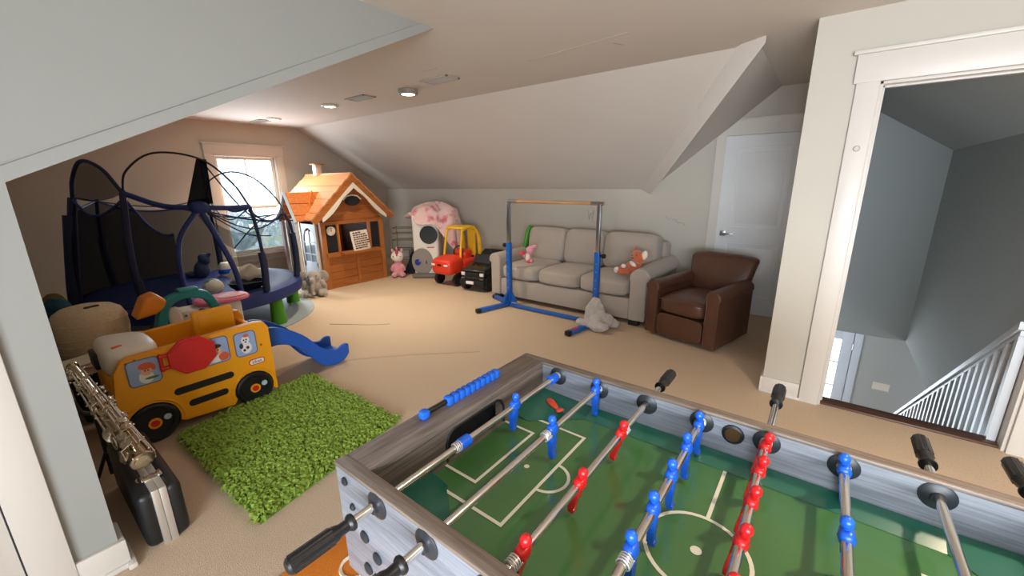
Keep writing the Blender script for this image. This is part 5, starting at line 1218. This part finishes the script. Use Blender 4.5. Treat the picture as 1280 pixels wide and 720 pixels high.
M_cred = mat('coupe_red', (222, 58, 32), .35, var=.04); M_cyel = mat('coupe_yellow', (238, 186, 40), .38, var=.04)
cp = thing('toy_car', 'red ride-in toy car with a yellow roof against the back wall', 'toy car', (-4.62, 4.54, 0), .05); cp.scale = (1.0, 1.05, 1.06)
b = MB(); b.sell((0, -.20, .30), (.42, .36, .26), 4.5, 8, fn=lambda p: Vector((p.x, p.y, p.z*(1+.18*p.y) if p.z > 0 else p.z))); b.build('hood', M_cred, cp, 'red hood')
b = MB(); b.sell((0, .16, .27), (.44, .52, .22), 5, 8); b.build('body', M_cred, cp); b = MB(); b.sell((0, .14, .42), (.28, .2, .14), 4, 6); b.build('seat', M_cred, cp)
for s in (-1, 1):
    b = MB(); b.tube(smooth_pts([(s*.175, -.10, .38), (s*.165, -.06, .62), (s*.155, -.02, .80)], 5), .018, 8); b.build('windscreen_post', M_cyel, cp)
    b = MB(); b.tube(smooth_pts([(s*.155, -.02, .80), (s*.16, .12, .835), (s*.165, .25, .80), (s*.175, .34, .66), (s*.18, .36, .36)], 6), [.026]*18+[.034]*7, 8); b.build('roof_rail', M_cyel, cp)
b = MB(); b.sell((0, .10, .83), (.36, .34, .05), 4, 8); b.build('roof', M_cyel, cp, 'yellow roof'); b = MB(); b.box((0, .365, .60), (.16, .04, .46), .015); b.build('rear_pillar', M_cyel, cp)
for (x, y, r) in ((-.19, -.20, .085), (.19, -.20, .085), (-.20, .27, .085), (.20, .27, .085)):
    b = MB(); b.lathe([(0, -.03), (r, -.03), (r, .03), (r*.6, .034), (0, .03)], XM((x, y, r), (0, 1, 0), (0, 0, 1), (1 if x > 0 else -1, 0, 0)), n=20); w = b.build('wheel', M_tyre, cp)
    b = MB(); b.lathe([(0, .03), (r*.45, .03), (r*.4, .038), (0, .038)], XM((x, y, r), (0, 1, 0), (0, 0, 1), (1 if x > 0 else -1, 0, 0)), n=14); b.build('hub', M_blackm, w)
for x in (-.13, .0, .13):
    b = MB(); b.box((x, -.378, .325), (.07 if x else .08, .02, .028), .006); b.build('headlight' if x else 'grille_slot', M_pwhite if x else M_black, cp)
b = MB(); b.tube([(.09*math.cos(t*PI/8), .04+.03*math.sin(t*PI/8), .47+.08*math.sin(t*PI/8)) for t in range(16)], .010, 6, closed=True); b.build('steering_wheel', M_black, cp)
M_tblk = mat('gloss_black', (18, 18, 20), .22, var=.05, coat=.4)
tk = thing('toy_truck', 'glossy black ride-on toy truck parked beside the sofa arm', 'toy truck', (-4.05, 4.58, 0), .16); tk.scale = (1.18, 1.15, 1.15)
b = MB(); b.prism([(-.30, .11), (-.31, .22), (-.29, .28), (-.05, .335), (.10, .34), (.12, .27), (.27, .27), (.31, .25), (.31, .11)], .34, XM((-.17, 0, 0), (0, 1, 0), (0, 0, 1), (1, 0, 0))); o = b.build('body', M_tblk, tk); m = o.modifiers.new('round', 'BEVEL'); m.width = .02; m.segments = 3; m.limit_method = 'ANGLE'
b = MB(); b.prism([(.16, .27), (.20, .46), (.25, .475), (.30, .44), (.30, .26)], .30, XM((-.15, 0, 0), (0, 1, 0), (0, 0, 1), (1, 0, 0))); o = b.build('seat_back', M_blackm, tk); m = o.modifiers.new('round', 'BEVEL'); m.width = .015; m.segments = 2; m.limit_method = 'ANGLE'
b = MB(); b.prism([(-.06, .33), (.02, .43), (.04, .43), (.0, .33)], .30, XM((-.15, 0, 0), (0, 1, 0), (0, 0, 1), (1, 0, 0))); b.build('windshield', mat('smoked_plastic', (40, 42, 46), .1), tk)
b = MB(); b.tube([(.075*math.cos(t*PI/8), .05+.04*math.sin(t*PI/8), .43+.06*math.sin(t*PI/8)) for t in range(16)], .011, 6, closed=True); b.build('steering_wheel', M_blackm, tk)
b = MB(); b.box((0, -.315, .225), (.20, .02, .05), .006)
for k in range(5): b.box((-.08+k*.04, -.327, .225), (.022, .006, .04), .002)
b.build('grille', M_blackm, tk, ang=30, kind='stuff'); b = MB(); b.box((0, -.32, .12), (.36, .05, .07), .015); b.build('bumper', M_blackm, tk)
for x in (-.135, .135):
    b = MB(); b.box((x, -.315, .23), (.05, .02, .042), .006); b.build('headlight', mat('headlight', (220, 220, 214), .15), tk); b = MB(); b.box((x, -.318, .175), (.05, .016, .018), .004); b.build('fog_light', M_steel, tk)
    b = MB(); b.box((x*1.42, .0, .40), (.03, .03, .03), .008); b.build('mirror', M_tblk, tk)
b = MB(); b.box((-.02, -.348, .125), (.11, .006, .04), .002); b.build('number_plate', M_pwhite, tk)
for (x, y) in ((-.165, -.20), (.165, -.20), (-.165, .20), (.165, .20)):
    r = .10; sg = 1 if x > 0 else -1; b = MB(); b.lathe([(0, -.035), (r, -.035), (r, .03), (r*.85, .038), (r*.55, .03), (0, .03)], XM((x, y, r), (0, 1, 0), (0, 0, 1), (sg, 0, 0)), n=22); w = b.build('wheel', M_tyre, tk)
    b = MB(); b.lathe([(0, .028), (r*.5, .03), (r*.42, .04), (r*.15, .034), (0, .034)], XM((x, y, r), (0, 1, 0), (0, 0, 1), (sg, 0, 0)), n=10); b.build('rim', mat('rim_dark', (44, 44, 48), .3, .6), w)
# crayon marks on the back wall
for (x, z, n, c, w) in ((-2.70, 1.10, 9, (120, 110, 112), .10), (-2.66, .98, 3, (190, 120, 124), .05), (-1.52, 1.10, 12, (120, 124, 132), .24)):
    rn = random.Random(int(-x*100)); b = MB(); pts = [(x-w/2+w*i/n, YS-.001, z+(rn.uniform(-.02, .02) if w > .15 else rn.uniform(-.09, .09))-.08*(i/n)*(w > .15)) for i in range(n+1)]
    b.tube(pts, .0022, 4); o = b.build('crayon_mark', mat('crayon', c, .8)); o['kind'] = 'structure'
